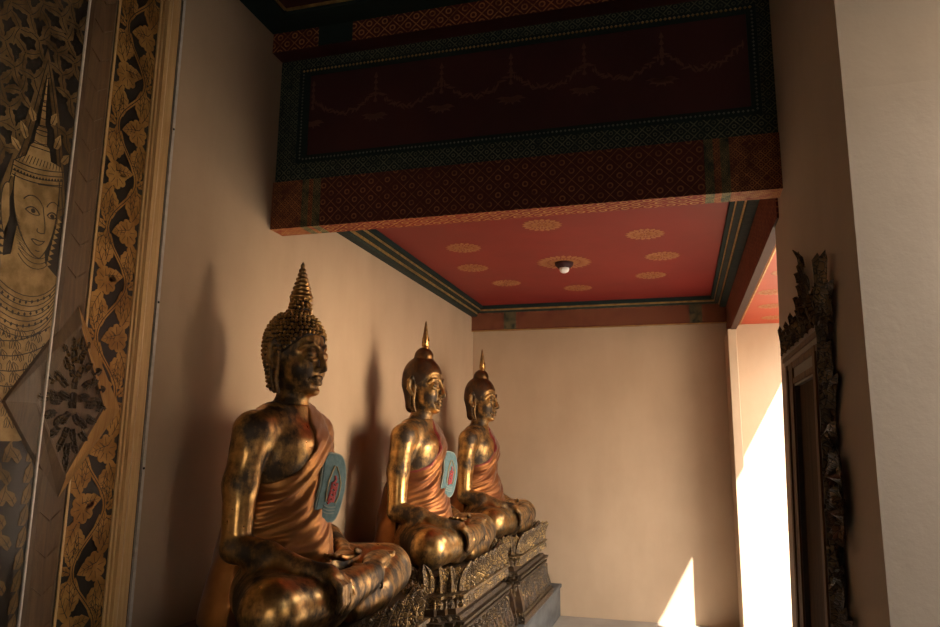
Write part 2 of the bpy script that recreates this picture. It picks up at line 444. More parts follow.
# pearl lines: rows of little gilt bosses
def pearls(p0, p1, n, r, name='pearl_line'):
    mb = MB(); p0 = Vector(p0); p1 = Vector(p1)
    ln = (p1 - p0).length
    for i in range(n):
        p = p0.lerp(p1, (i + .5) / n); q = r
        mb.add([(p.x + q * a, p.y + q * c, p.z + q * e) for a, c, e in ((1, 0, 0), (-1, 0, 0), (0, -1, 0), (0, 0, 1), (0, 0, -1), (.0, .5, 0))],
               [(0, 3, 2), (3, 1, 2), (1, 4, 2), (4, 0, 2), (3, 0, 5), (1, 3, 5), (4, 1, 5), (0, 4, 5)])
    return mb
mb = pearls((-1.95, YB + .002, 3.648), (.405, YB + .002, 3.648), 110, .0085)
mb.build('pearl_line', M['goldpaint'], root, W0)
M['pearl_dim'] = mat('dim pearl paint', (.12, .13, .10), .5)[0]
for q0, q1, n in (((-1.94, YB + .002, 3.125), (-1.94, YB + .002, 3.635), 26), ((.40, YB + .002, 3.125), (.40, YB + .002, 3.635), 26), ((-1.93, YB + .002, 3.128), (.39, YB + .002, 3.128), 110)):
    pearls(q0, q1, n, .0065).build('pearl_line', M['pearl_dim'], root, W0)
# lower band: lattice field, green clasps, diaper ends; front toned dim, underside toned lit
yf, zb = YB - .02, 2.735
b = MB()
segs = [(BL, -1.90, 0), (-1.90, -1.86, 1), (-1.86, -1.835, 0), (-1.835, -1.79, 1), (-1.79, .155, 2), (.155, .195, 1), (.195, .225, 0), (.225, .265, 1), (.265, BR, 0)]
for x0, x1, k in segs:
    V = [(x0, yf, zb), (x1, yf, zb), (x1, yf, 3.0), (x0, yf, 3.0), (x0, YB + .11, zb), (x1, YB + .11, zb), (x1, YB + .11, 3.0), (x0, YB + .11, 3.0)]
    b.add(V, [(0, 1, 2, 3)], k); b.add(V, [(0, 4, 5, 1)], k + 3); b.add(V, [(3, 2, 6, 7), (4, 7, 6, 5)], k)
b.add([(BL, yf, zb), (BL, YB + .11, zb), (BL, YB + .11, 3.0), (BL, yf, 3.0)], [(0, 3, 2, 1)], 0)
b.add([(BR, yf, zb), (BR, YB + .11, zb), (BR, YB + .11, 3.0), (BR, yf, 3.0)], [(0, 1, 2, 3)], 0)
b.build('lattice_band', [M['diaper'], M['green_clasp'], M['lat_x'], M['diaper_xy_lit'], M['green_clasp_xy_lit'], M['lat_xy_lit']], root, W0)
# cornice
b = MB(); b.box(BL, BR, YB - .105, YB + .03, 3.722, 3.90); b.box(BL, BR, YB - .103, YB + .03, 3.72, 3.722, 1); b.build('cornice', [M['lat_x_small'], M['panel_red']], root, W0)
b = MB(); b.box(-1.80, -1.60, YB - .108, YB - .09, 3.722, 3.86); b.box(BL, BR, YB - .118, YB - .09, 3.835, 3.865); b.build('cornice_clasp', M['green'], root, W0)
# near ceiling trim along wall_left and along the cornice
b = MB(); b.box(XL, XL + .16, NEAR, YB - .11, ZN - .03, ZN + .02, 2); b.box(XL + .16, XL + .17, NEAR, YB - .27, ZN - .012, ZN + .02, 1); struct('trim_12', b, [M['green_y'], M['goldpaint'], M['green']])
b = MB(); b.box(XL + .16, XR, YB - .26, YB - .11, ZN - .03, ZN + .02, 2); b.box(XL + .17, XR, YB - .27, YB - .26, ZN - .012, ZN + .02, 1); struct('trim_13', b, [M['green_x'], M['goldpaint'], M['green']])
# painted garlands on the panel
mb = MB(); nsw = 6; sw = (.36 + 1.88) / nsw
for i in range(nsw):
    x0 = -1.88 + i * sw
    for k in range(30):
        t = (k + .5) / 30; q = 2 * t - 1
        x = x0 + t * sw; z = 3.375 + .11 * q * q + R.uniform(-.012, .012)
        a = math.atan2(.44 * q, sw) + R.choice((-.7, .7)); L = R.uniform(.014, .026)
        mb.prism([(-L, 0), (0, .006), (L, 0), (0, -.006)], (x, YB + .0115, z), (math.cos(a), 0, math.sin(a)), (-math.sin(a), 0, math.cos(a)), (0, -1, 0), .001)
    for k in range(12):
        a = PI * k / 11; L = .06 + .02 * (k % 2)
        mb.prism([(0, 0), (L * .6, .008), (L, 0), (L * .6, -.008)], (x0, YB + .0115, 3.345), (math.cos(a), 0, -math.sin(a) * .55), (math.sin(a), 0, math.cos(a)), (0, -1, 0), .001)
    for k in range(5):
        mb.prism([(-.012, 0), (0, .03), (.012, 0), (0, -.008)], (x0, YB + .0115, 3.42 + .035 * k), (1, 0, 0), (0, 0, 1), (0, -1, 0), .001)
mb.build('garland', M['garland'], root, W0)

# ------------------------------------------------------------------ ceiling lamp
lx, ly = -.84, 5.63
lamp = empty('ceiling_lamp', (lx, ly, ZC - .003)); tag(lamp, 'small round dark red ceiling lamp in the middle of the red ceiling', 'lamp')
b = MB(); b.lathe([(.075, 0), (.072, -.02), (.052, -.04), (.050, -.046), (.044, -.046), (.044, -.03)], n=28); b.build('lamp_holder', M['panel_red'], lamp, smooth=True, sharp=.6)
b = MB(); b.lathe([(.040, -.032), (.041, -.055), (.034, -.072), (.018, -.082), (.004, -.084)], n=24); b.build('bulb', M['bulb'], lamp, smooth=True)

# ------------------------------------------------------------------ stone plinth
b = MB(); b.box(XL + .022, -1.18, NEAR + 4.2, D, 0, .262); b.box(XL + .022, -1.165, NEAR + 4.2, D, .262, .295)
o = b.build('stone_plinth', M['stone']); tag(o, 'long grey stone plinth along the left wall under the gilded pedestals', 'plinth'); bevel(o, .006)

# ------------------------------------------------------------------ pedestals
def outline(hx, hy, s, z, cx=0, cy=0):
    q = [(hx, hy - 2 * s), (hx - s, hy - 2 * s), (hx - s, hy - s), (hx - 2 * s, hy - s), (hx - 2 * s, hy)]
    pts = q + [(-x, y) for x, y in q[::-1]] + [(-x, -y) for x, y in q] + [(x, -y) for x, y in q[::-1]]
    return [(max(-.352, x) + cx, y + cy, z) for x, y in pts]
HX, HY, ST = .405, .66, .05
def tier(profile, extra=None):
    mb = MB(); mb.loft([outline(HX + o_, HY + o_, ST, z) for z, o_ in profile])
    return mb
def petals_on(mb, off0, z0, h, w, d, lean, down=False, m=0, gap=1.0):
    hx, hy = HX + off0, HY + off0
    o_ = outline(hx, hy, ST, z0)
    n = len(o_)
    for i in range(n):
        p, q = Vector(o_[i]), Vector(o_[(i + 1) % n]); e = q - p; L = e.length
        if L < 1e-4: continue
        u = e.normalized(); nn = Vector((u.y, -u.x, 0))
        if nn.x < -.5: continue                    # the back against the wall is not carved
        k = max(1, round(L / w)) if L > .08 else 1
        for j in range(k):
            c = p + e * ((j + .5) / k)
            mb.petal(c, u, (0, 0, -1 if down else 1), nn, min(w, L / k) * 1.06 if L > .08 else L * 1.0, h * (1.0 if L > .08 else .92), d, lean, m)
def make_pedestal(y, label):
    r = empty('gilded_pedestal', (-1.642, y, .295))
    tag(r, label, 'pedestal', 'carved gilded pedestals on the stone plinth')
    z = .295
    mb = tier([(0, .07), (.05, .07), (.05, .055), (.075, .055), (.075, .045)]); mb.build('foot', M['carved_dark'], r)
    mb = tier([(.075, .045), (.10, .05), (.16, .035), (.24, .005), (.275, -.01)])
    petals_on(mb, .0, .272, .20, .095, .026, .055, True, 1); mb.build('lower_lotus_tier', [M['ped_dark'], M['carved_dark']], r)
    mb = tier([(.275, -.01), (.275, .02), (.295, .025), (.295, .0), (.315, .0), (.315, .03), (.335, .035), (.335, .005), (.355, -.01)]); mb.build('stepped_moulding', M['carved_dark'], r)
    mb = tier([(.355, -.035), (.40, -.045), (.40, -.045)]); mb.build('waist', M['ped_dark'], r)
    mb = tier([(.40, -.01), (.41, .015), (.43, .02), (.435, .005), (.455, .01), (.46, .025), (.475, .025), (.478, -.02)])
    petals_on(mb, .012, .405, .05, .05, .01, .0, False, 0); mb.build('carved_slab', M['carved'], r)
    mb = tier([(.478, -.06), (.51, -.055), (.54, -.03), (.575, -.02)]); 
    mb.build('seat', M['ped_dark'], r)
    mb = MB(); petals_on(mb, -.035, .485, .15, .075, .02, .055, False, 0); petals_on(mb, -.02, .485, .165, .125, .034, .06, False, 0)
    mb.build('lotus_rim', M['carved'], r, smooth=False)
    return r
STAT = [2.98, 4.73, 6.25]
make_pedestal(2.98, 'carved gilded pedestal under the nearest statue, cut by the bottom of the photo')
make_pedestal(4.73, 'carved gilded pedestal under the middle statue of the row')
make_pedestal(6.26, 'carved gilded pedestal under the farthest statue, beside the back wall')

# ------------------------------------------------------------------ implicit sculpting
class Field:
    def __init__(s, xr, yr, zr, h):
        s.ax = [np.arange(a, b_ + h, h, dtype=np.float32) for a, b_ in (xr, yr, zr)]
        s.F = np.full([len(a) for a in s.ax], 1., np.float32); s.h = h
    def region(s, lo, hi):
        sl = tuple(slice(max(0, np.searchsorted(a, l) - 1), np.searchsorted(a, h_) + 1) for a, l, h_ in zip(s.ax, lo, hi))
        g = np.meshgrid(*[a[q] for a, q in zip(s.ax, sl)], indexing='ij', sparse=True)
        return sl, g
    def put(s, sl, d, k, op):
        A = s.F[sl]
        if A.size == 0: return
        if op == 'u':
            h = np.clip(.5 + .5 * (d - A) / k, 0, 1); s.F[sl] = d + (A - d) * h - k * h * (1 - h)
            # mix(d, A, h)
        else:
            h = np.clip(.5 - .5 * (A + d) / k, 0, 1); s.F[sl] = A + (-d - A) * h + k * h * (1 - h)
    def cone(s, a, b_, ra, rb, k=.02, op='u', sq=(1, 1, 1)):
        a = np.array(a, np.float32); b_ = np.array(b_, np.float32); r = max(ra, rb) + k + .02
        sqa = np.array(sq)
        sl, (X, Y, Z) = s.region(np.minimum(a, b_) - r / sqa.min(), np.maximum(a, b_) + r / sqa.min())
        ba = b_ - a; L = float(ba @ ba) + 1e-9
        h = np.clip(((X - a[0]) * ba[0] + (Y - a[1]) * ba[1] + (Z - a[2]) * ba[2]) / L, 0, 1)
        d = np.sqrt(((X - a[0] - h * ba[0]) * sq[0]) ** 2 + ((Y - a[1] - h * ba[1]) * sq[1]) ** 2 + ((Z - a[2] - h * ba[2]) * sq[2]) ** 2) - (ra + (rb - ra) * h)
        s.put(sl, d, k, op)
    def chain(s, pts, rs, k=.02, op='u', sq=(1, 1, 1)):
        for i in range(len(pts) - 1): s.cone(pts[i], pts[i + 1], rs[i], rs[i + 1], k, op, sq)
    def ell(s, c, r, k=.02, op='u', rot=None):
        c = np.array(c); m = max(r) + k + .02
        sl, (X, Y, Z) = s.region(c - m, c + m)
        P = [X - c[0], Y - c[1], Z - c[2]]
        if rot is not None:
            Rm = np.array(Matrix.Rotation(rot[1], 3, rot[0]).transposed())
            P = [Rm[i][0] * P[0] + Rm[i][1] * P[1] + Rm[i][2] * P[2] for i in range(3)]
        k0 = np.sqrt(sum((p / q) ** 2 for p, q in zip(P, r))); k1 = np.sqrt(sum((p / q ** 2) ** 2 for p, q in zip(P, r))) + 1e-6
        s.put(sl, k0 * (k0 - 1) / k1, k, op)
    def mesh(s):
        F = s.F; x, y, z = s.ax
        S_ = F < 0
        n = [a - 1 for a in F.shape]
        cnt = np.zeros(n, np.int8)
        cs = [(i, j, k) for i in (0, 1) for j in (0, 1) for k in (0, 1)]
        for i, j, k in cs: cnt += S_[i:i + n[0], j:j + n[1], k:k + n[2]]
        act = np.argwhere((cnt > 0) & (cnt < 8))
        idx = np.full(n, -1, np.int32); idx[tuple(act.T)] = np.arange(len(act))
        acc = np.zeros((len(act), 3)); w = np.zeros(len(act))
        for a in range(3):
            for i, j in ((0, 0), (0, 1), (1, 0), (1, 1)):
                o0 = np.zeros(3, int); oth = [q for q in range(3) if q != a]; o0[oth[0]] = i; o0[oth[1]] = j
                o1 = o0.copy(); o1[a] = 1
                f0 = F[tuple((act + o0).T)]; f1 = F[tuple((act + o1).T)]
                m = (f0 < 0) != (f1 < 0)
                t = np.where(m, f0 / np.where(m, f0 - f1, 1), 0)
                p = o0[None].astype(float).repeat(len(act), 0); p[:, a] = t
                acc[m] += p[m]; w[m] += 1
        V = (act + acc / w[:, None]) * s.h + np.array([x[0], y[0], z[0]])
        Q = []
        for a in range(3):
            o = [q for q in range(3) if q != a]
            sh = [slice(1, -1)] * 3; sh[a] = slice(0, n[a]); sh = [slice(1, F.shape[q] - 1) if q != a else slice(0, n[a]) for q in range(3)]
            s2 = list(sh); s2[a] = slice(1, n[a] + 1)
            A, B = S_[tuple(sh)], S_[tuple(s2)]
            e = np.argwhere(A != B)
            base = e.copy(); base[:, o[0]] += 1; base[:, o[1]] += 1
            flip = A[tuple(e.T)]
            def cell(d0, d1):
                c = base.copy(); c[:, o[0]] += d0; c[:, o[1]] += d1; return idx[tuple(c.T)]
            q = np.stack([cell(-1, -1), cell(0, -1), cell(0, 0), cell(-1, 0)], 1)
            if a == 1: flip = ~flip
            q[~flip] = q[~flip][:, ::-1]
            Q.append(q)
        Q = np.concatenate(Q); Q = Q[(Q >= 0).all(1)]
        return V, Q
    def lapl(s, V, Q, it=1, f=.5):
        e = np.concatenate([Q[:, [0, 1]], Q[:, [1, 2]], Q[:, [2, 3]], Q[:, [3, 0]]]); e = np.concatenate([e, e[:, ::-1]])
        for _ in range(it):
            a = np.zeros_like(V); c = np.zeros(len(V))
            np.add.at(a, e[:, 0], V[e[:, 1]]); np.add.at(c, e[:, 0], 1)
            V = V * (1 - f) + f * a / np.maximum(c, 1)[:, None]
        return V

SC = 1.083
ZCUT = .835
def torso(F, arms=True):
    F.ell((-.03, 0, .13), (.19, .25, .15), .03)
    F.cone((-.01, 0, .2), (-.02, 0, .40), .165, .145, .05, sq=(1, .92, 1))
    F.ell((-.025, 0, .60), (.145, .205, .20), .06)
    F.ell((.0, -.085, .665), (.09, .10, .075), .09); F.ell((.0, .085, .665), (.09, .10, .075), .09)
    F.chain([(-.04, -.215, .725), (-.035, -.11, .758), (-.03, 0, .785), (-.035, .11, .758), (-.04, .215, .725)], [.075, .073, .07, .073, .075], .05)
def body_field(F, zlo, zhi):
    torso(F)
    # neck with three rings
    F.cone((-.025, 0, .77), (-.005, 0, .97), .072, .064, .03)
    if zhi < 1:
        # arms
        F.chain([(-.04, -.245, .722), (-.055, -.28, .52), (-.05, -.295, .295)], [.076, .063, .054], .03)
        F.chain([(-.05, -.295, .295), (.09, -.30, .268), (.245, -.295, .232)], [.057, .054, .034], .018)
        F.chain([(-.04, .245, .722), (-.055, .30, .52), (-.05, .33, .31)], [.076, .064, .055], .03)
        F.chain([(-.05, .33, .31), (.05, .27, .27), (.16, .165, .245)], [.057, .052, .034], .018)
        # thighs, shins, feet
        for s_ in (-1, 1):
            F.cone((-.02, s_ * .14, .13), (.21 if s_ < 0 else .235, s_ * (.45 if s_ < 0 else .49), .118), .132, .112, .035)
        F.chain([(.235, .49, .11), (.30, .2, .075), (.31, -.05, .055)], [.108, .078, .05], .012)
        F.ell((.29, -.19, .05), (.045, .12, .04), .012)
        F.chain([(.205, -.45, .118), (.30, -.2, .125), (.325, .05, .15), (.325, .12, .165)], [.11, .085, .058, .05], .012)
        F.ell((.285, .25, .195), (.055, .15, .034), .014, rot=('Z', .22))
        for k in range(5): F.cone((.285 - .016 * k + .018, .375, .2), (.28 - .018 * k + .015, .412 - .006 * k, .203), .0125, .011, .004)
        # hems on the shin
        F.chain([(.215, .50, .225), (.29, .26, .162), (.335, .02, .108)], [.005, .006, .005], .008)
        F.chain([(.30, -.02, .215), (.335, .06, .2), (.375, .10, .16), (.37, .12, .11)], [.006] * 4, .008)
        # right hand over the shin
        F.cone((.245, -.295, .232), (.325, -.275, .222), .033, .03, .015)
        F.ell((.325, -.272, .222), (.05, .046, .022), .015, rot=('Y', .35))
        for k in range(4):
            y = -.308 + .024 * k; L = (.92, 1.05, 1.0, .85)[k]
            p0 = Vector((.355, y, .212)); p1 = Vector((.386, y + .003, .176)); p2 = p1 + Vector((.002, .003, -.055)) * L; p3 = p2 + Vector((-.014, .0, -.032)) * L
            F.chain([p0, p1, p2, p3], [.0135, .0125, .0115, .0095], .004)
        F.chain([(.29, -.235, .225), (.325, -.212, .21), (.37, -.205, .185), (.392, -.207, .145)], [.015, .0135, .012, .0095], .006)
        # left hand, palm up in the lap
        F.cone((.16, .165, .245), (.215, .08, .235), .033, .03, .015)
        F.ell((.225, .055, .233), (.046, .055, .02), .015, rot=('Z', .3))
        for k in range(4):
            x = .262 - .022 * k; L = (.85, 1, 1.05, .9)[k]
            p0 = Vector((x, .02, .235)); p1 = p0 + Vector((.004, -.05, .002)) * L; p2 = p1 + Vector((.0, -.04, .012)) * L
            F.chain([p0, p1, p2], [.0125, .0115, .0095], .004)
        F.chain([(.255, .09, .235), (.285, .06, .25), (.29, .02, .262)], [.014, .012, .0095], .006)
    else:
        # skull and face
        F.ell((-.02, 0, 1.095), (.122, .112, .135), .02)
        F.ell((.022, 0, 1.03), (.092, .092, .155), .03)
        F.ell((.030, 0, .955), (.078, .074, .085), .03)
        F.ell((.085, 0, .895), (.027, .032, .024), .02)
        F.ell((.052, .05, .985), (.05, .038, .05), .025); F.ell((.052, -.05, .985), (.05, .038, .05), .025)
        for s_ in (-1, 1):
            # brows run into the nose
            F.chain([(.121, s_ * .007, 1.05), (.119, s_ * .018, 1.072), (.112, s_ * .04, 1.083), (.095, s_ * .066, 1.076), (.075, s_ * .084, 1.056)], [.007, .0075, .0075, .007, .005], .006)
            F.ell((.098, s_ * .041, 1.041), (.0205, .034, .021), .008)                  # lids, cast down
            F.chain([(.121, s_ * .014, 1.034), (.1195, s_ * .04, 1.026), (.102, s_ * .072, 1.034)], [.0042] * 3, .002, 's')
            F.chain([(.117, s_ * .016, 1.022), (.114, s_ * .04, 1.014), (.100, s_ * .068, 1.024)], [.005] * 3, .008)
            F.chain([(.119, s_ * .014, 1.058), (.1185, s_ * .041, 1.066), (.099, s_ * .072, 1.054)], [.0025] * 3, .004, 's')
            F.ell((.121, s_ * .0155, .977), (.0145, .012, .0115), .007)
            # long ears
            F.chain([(-.015, s_ * .112, 1.075), (-.022, s_ * .121, 1.09), (-.04, s_ * .125, 1.07), (-.042, s_ * .125, 1.02), (-.02, s_ * .12, .985)], [.011, .012, .012, .012, .011], .006)
            F.chain([(-.006, s_ * .11, 1.06), (-.004, s_ * .112, 1.0), (-.012, s_ * .112, .955), (-.014, s_ * .108, .885)], [.009, .008, .0085, .0095], .005)
            F.chain([(-.034, s_ * .118, .99), (-.035, s_ * .114, .93), (-.03, s_ * .108, .885)], [.0075, .007, .009], .005)
            F.ell((-.022, s_ * .108, 1.04), (.022, .011, .045), .008)
            # mouth corner
            F.ell((.097, s_ * .036, .936), (.008, .008, .008), .008, 's')
        F.chain([(.114, 0, 1.07), (.124, 0, 1.04), (.139, 0, .993), (.143, 0, .981)], [.009, .0095, .0125, .0145], .01)
        F.chain([(.100, -.034, .938), (.116, -.014, .9445), (.118, 0, .941), (.116, .014, .9445), (.100, .034, .938)], [.005, .0098, .0088, .0098, .005], .005)
        F.chain([(.099, -.029, .931), (.1135, -.01, .9235), (.1135, .01, .9235), (.099, .029, .931)], [.005, .0108, .0108, .005], .005)
        F.chain([(.104, -.032, .935), (.1245, 0, .9335), (.104, .032, .935)], [.0022] * 3, .003, 's')
        F.chain([(.098, -.02, .907), (.104, 0, .904), (.098, .02, .907)], [.007] * 3, .012, 's')
        # rings of the neck
    q0 = [(-.018 + .080 * math.cos(a), .080 * math.sin(a), ZCUT) for a in np.linspace(0, 2 * PI, 25)]
    for a, c in zip(q0[:-1], q0[1:]): F.cone(a, c, .0035, .0035, .004, 's')
    for zz in (.862, .89):
        for a in np.linspace(-2.2, 2.2, 14)[:-1]:
            q = lambda t: (-.008 + .0755 * math.cos(t), .0755 * math.sin(t), zz - .01 * math.cos(t))
            F.cone(q(a), q(a + 4.4 / 13), .0025, .0025, .003, 's')

F1 = Field((-.32, .47), (-.64, .64), (-.03, ZCUT + .03), .0075)
body_field(F1, 0, ZCUT)
Z1 = F1.ax[2][None, None, :]
F1.F = np.maximum(F1.F, np.maximum(-Z1, Z1 - ZCUT))
V1, Q1 = F1.mesh()
F2 = Field((-.19, .19), (-.17, .17), (ZCUT - .03, 1.28), .0034)
body_field(F2, ZCUT, 1.3)
F2.F = np.maximum(F2.F, ZCUT - F2.ax[2][None, None, :])
V2, Q2 = F2.mesh()
def TW(V):
    """the head is turned a little towards the right shoulder"""
    V = np.array(V, dtype=float).reshape(-1, 3)
    t = np.clip((V[:, 2] - .84) / .10, 0, 1); a = math.radians(-10) * t * t * (3 - 2 * t)
    c, s_ = np.cos(a), np.sin(a); x, y = V[:, 0].copy() + .01, V[:, 1].copy()
    V[:, 0] = c * x - s_ * y - .01; V[:, 1] = s_ * x + c * y
    return V
BV = TW(np.concatenate([V1, V2])) * SC; BQ = np.concatenate([Q1, Q2 + len(V1)])

# robe: torso offset, folds, open over the right shoulder
def zline(y): return np.interp(y, [-.4, -.25, -.12, -.04, .02, .05, .10, .14], [.42, .485, .565, .67, .85, 1.0, 1.1, 1.2])
F3 = Field((-.34, .36), (-.46, .42), (-.03, .88), .0075)
torso(F3)
F3.cone((-.04, .245, .722), (-.05, .29, .58), .078, .072, .03)
F3.chain([(-.09, -.09, .40), (-.10, -.14, .2), (-.11, -.21, .02)], [.11, .11, .105], .05)
F3.chain([(-.09, .09, .40), (-.10, .14, .2), (-.11, .21, .02)], [.11, .11, .105], .05)
F3.chain([(.05, .02, .33), (.11, .0, .22)], [.10, .075], .04)
X3, Y3, Z3 = np.meshgrid(*F3.ax, indexing='ij', sparse=True)
th = np.arctan2(Z3 - .80, np.sqrt((Y3 - .26) ** 2 + .01) + .4 * np.abs(X3 - .1))
rr = np.sqrt((Y3 - .26) ** 2 + (Z3 - .80) ** 2)
wv_ = Z3 - .72 * Y3 - .5 * (Y3 - .02) ** 2 + .026 * np.sin(9 * Y3 + 7 * Z3) + .012 * np.sin(23 * Y3 - 15 * Z3)
low = np.clip((.5 - Z3) / .2, 0, 1)
fold = (.004 + .006 * low) * (.65 + .5 * np.sin(17 * Z3 + 11 * Y3)) * np.sin(74 * wv_ + 2.2 * np.sin(13 * Y3 + 6 * Z3)) + .004 * np.sin(151 * wv_ + 9 * Y3) + .005 * np.sin(34 * th + 8 * rr) * (1 - low)
fold = np.where(X3 < -.06, .006 * np.sin(46 * Y3 + 9 * Z3), fold)
F3.F = F3.F - .012 - fold * np.clip((.75 - Z3) / .12, .25, 1)
cut = (Z3 - zline(Y3)) * .62
F3.F = np.maximum(F3.F, cut)
F3.F = np.maximum(F3.F, .006 - Z3)
F3.F = np.maximum(F3.F, np.where(X3 > -.05, .215 - Z3, -1))
V3, Q3 = F3.mesh()
V3 = F3.lapl(V3, Q3, 1, .4)
RV = V3 * SC
# which faces are the hem
hemd = V3[:, 2] - zline(V3[:, 1])
hem_mask = (hemd[Q3].mean(1) > -.012)

# hair fields
def hair_mask(X, Y, Z):
    ay = np.abs(Y)
    front = np.interp(X, [-.2, -.06, -.035, 0, .03, .06, .09, .115, .2], [.885, .90, .93, 1.035, 1.058, 1.085, 1.12, 1.128, 1.14])
    return front
def hair_field(off):
    F = Field((-.18, .14), (-.15, .15), (.84, 1.33), .004)
    F.ell((-.02, 0, 1.095), (.122, .112, .135), .02)
    F.ell((.022, 0, 1.03), (.092, .092, .155), .03)
    F.cone((-.055, 0, 1.04), (-.06, 0, .93), .085, .062, .03)
    F.F -= off
    return F
def cut_hair(F, sharp=True):
    X, Y, Z = np.meshgrid(*F.ax, indexing='ij', sparse=True)
    hl = np.interp(X[:, 0, 0], [-.2, -.06, -.035, 0, .03, .06, .09, .115, .2], [.885, .90, .93, 1.04, 1.06, 1.085, 1.115, 1.128, 1.14])[:, None, None]
    d = (hl - Z) * .6
    if sharp: d = d - .012 * np.clip(1 - np.abs(Y) / .03, 0, 1)
    return np.maximum(F.F, d)
Fh = hair_field(.007)
Fh.ell((.002, 0, 1.245), (.041, .041, .052), .006)
Fh.F = cut_hair(Fh, False)
Vh, Qh = Fh.mesh()
Fs = hair_field(.006)
Fs.ell((-.008, 0, 1.225), (.064, .06, .068), .008)
Fs.F = cut_hair(Fs, True)
Vs, Qs = Fs.mesh()

def curls():
    """rows of small snail curls all over the cap and topknot"""
    mb = MB()
    me_n = np.zeros_like(Vh)
    a = Vh[Qh[:, 1]] - Vh[Qh[:, 0]]; c = Vh[Qh[:, 3]] - Vh[Qh[:, 0]]; fn = np.cross(a, c)
    for k in range(4): np.add.at(me_n, Qh[:, k], fn)
    me_n /= np.linalg.norm(me_n, axis=1, keepdims=True) + 1e-9
    hl = np.interp(Vh[:, 0], [-.2, -.06, -.035, 0, .03, .06, .09, .115, .2], [.885, .90, .93, 1.04, 1.06, 1.085, 1.115, 1.128, 1.14])
    dens = .0175
    pts = []
    # rows by height, curls set in brickwork round each row
    ctr = Vector((-.02, 0))
    rows = np.arange(.90, 1.31, .0165)
    for ri, z in enumerate(rows):
        band = np.where(np.abs(Vh[:, 2] - z) < .0035)[0]
        if len(band) < 8: continue
        ang = np.arctan2(Vh[band, 1], Vh[band, 0] + .02)
        r = np.hypot(Vh[band, 1], Vh[band, 0] + .02).max()
        n = max(5, int(2 * PI * r / .0178))
        for i in range(n):
            w = -PI + 2 * PI * (i + .5 * (ri % 2)) / n
            dd = np.abs((ang - w + PI) % (2 * PI) - PI)
            j = band[np.argmin(dd)]
            if dd.min() > .12 or Vh[j, 2] < hl[j] + .004: continue
            pts.append((Vh[j], me_n[j]))
    for p, nn in pts:
        p = Vector(p); nn = Vector(nn)
        u = nn.orthogonal().normalized(); v = nn.cross(u)
        prof = [(.0078, -.002), (.0080, .002), (.0070, .0062), (.0046, .0095), (.0022, .0112)]
        V = []; n = 7
        for rad, h in prof:
            for k in range(n):
                w = 2 * PI * k / n
                V.append(p + (u * math.cos(w) + v * math.sin(w)) * rad + nn * h)
        V.append(p + nn * .0118)
        Fc = [[i * n + k, i * n + (k + 1) % n, (i + 1) * n + (k + 1) % n, (i + 1) * n + k] for i in range(len(prof) - 1) for k in range(n)]
        Fc += [[(len(prof) - 1) * n + k, (len(prof) - 1) * n + (k + 1) % n, len(V) - 1] for k in range(n)]
        mb.add(V, Fc)
    return mb
cm = curls()

def spire_mesh(kind):
    mb = MB()
    if kind == 'ringed':
        prof = []; n = 8
        z0, z1 = 1.288, 1.445
        for i in range(n):
            t0 = i / n; t1 = (i + 1) / n
            r = .043 * (1 - t0) ** 1.05 + .005; r2 = .043 * (1 - t1) ** 1.05 + .005
            za = z0 + (z1 - z0) * t0; zb_ = z0 + (z1 - z0) * t1
            prof += [(r * .86, za), (r * 1.06, za + (zb_ - za) * .3), (r * 1.0, za + (zb_ - za) * .62), ((r2) * .86, zb_ - .001)]
        prof += [(.002, z1 + .006)]
        mb.lathe(prof, (.004, 0, 0), 28)
        for k in range(10):    # small flames round the foot
            w = 2 * PI * k / 10
            mb.petal((.004 + .036 * math.cos(w), .036 * math.sin(w), 1.278), (-math.sin(w), math.cos(w), 0), (0, 0, 1), (math.cos(w), math.sin(w), 0), .022, .035, .008, .0)
    else:
        prof = [(.022, 1.275), (.026, 1.283), (.024, 1.292), (.017, 1.298), (.020, 1.308), (.0215, 1.325), (.0195, 1.35), (.0155, 1.385), (.0105, 1.42), (.006, 1.448), (.002, 1.463)]
        mb.lathe(prof, (.002, 0, 0), 20)
        for k in range(5):
            w = 2 * PI * k / 5 + .3
            mb.petal((.002 + .018 * math.cos(w), .018 * math.sin(w), 1.298), (-math.sin(w), math.cos(w), 0), (0, 0, 1), (math.cos(w), math.sin(w), 0), .018, .07, .006, -.004)
    mb.V = [tuple(v) for v in TW(mb.V) * SC]
    return mb

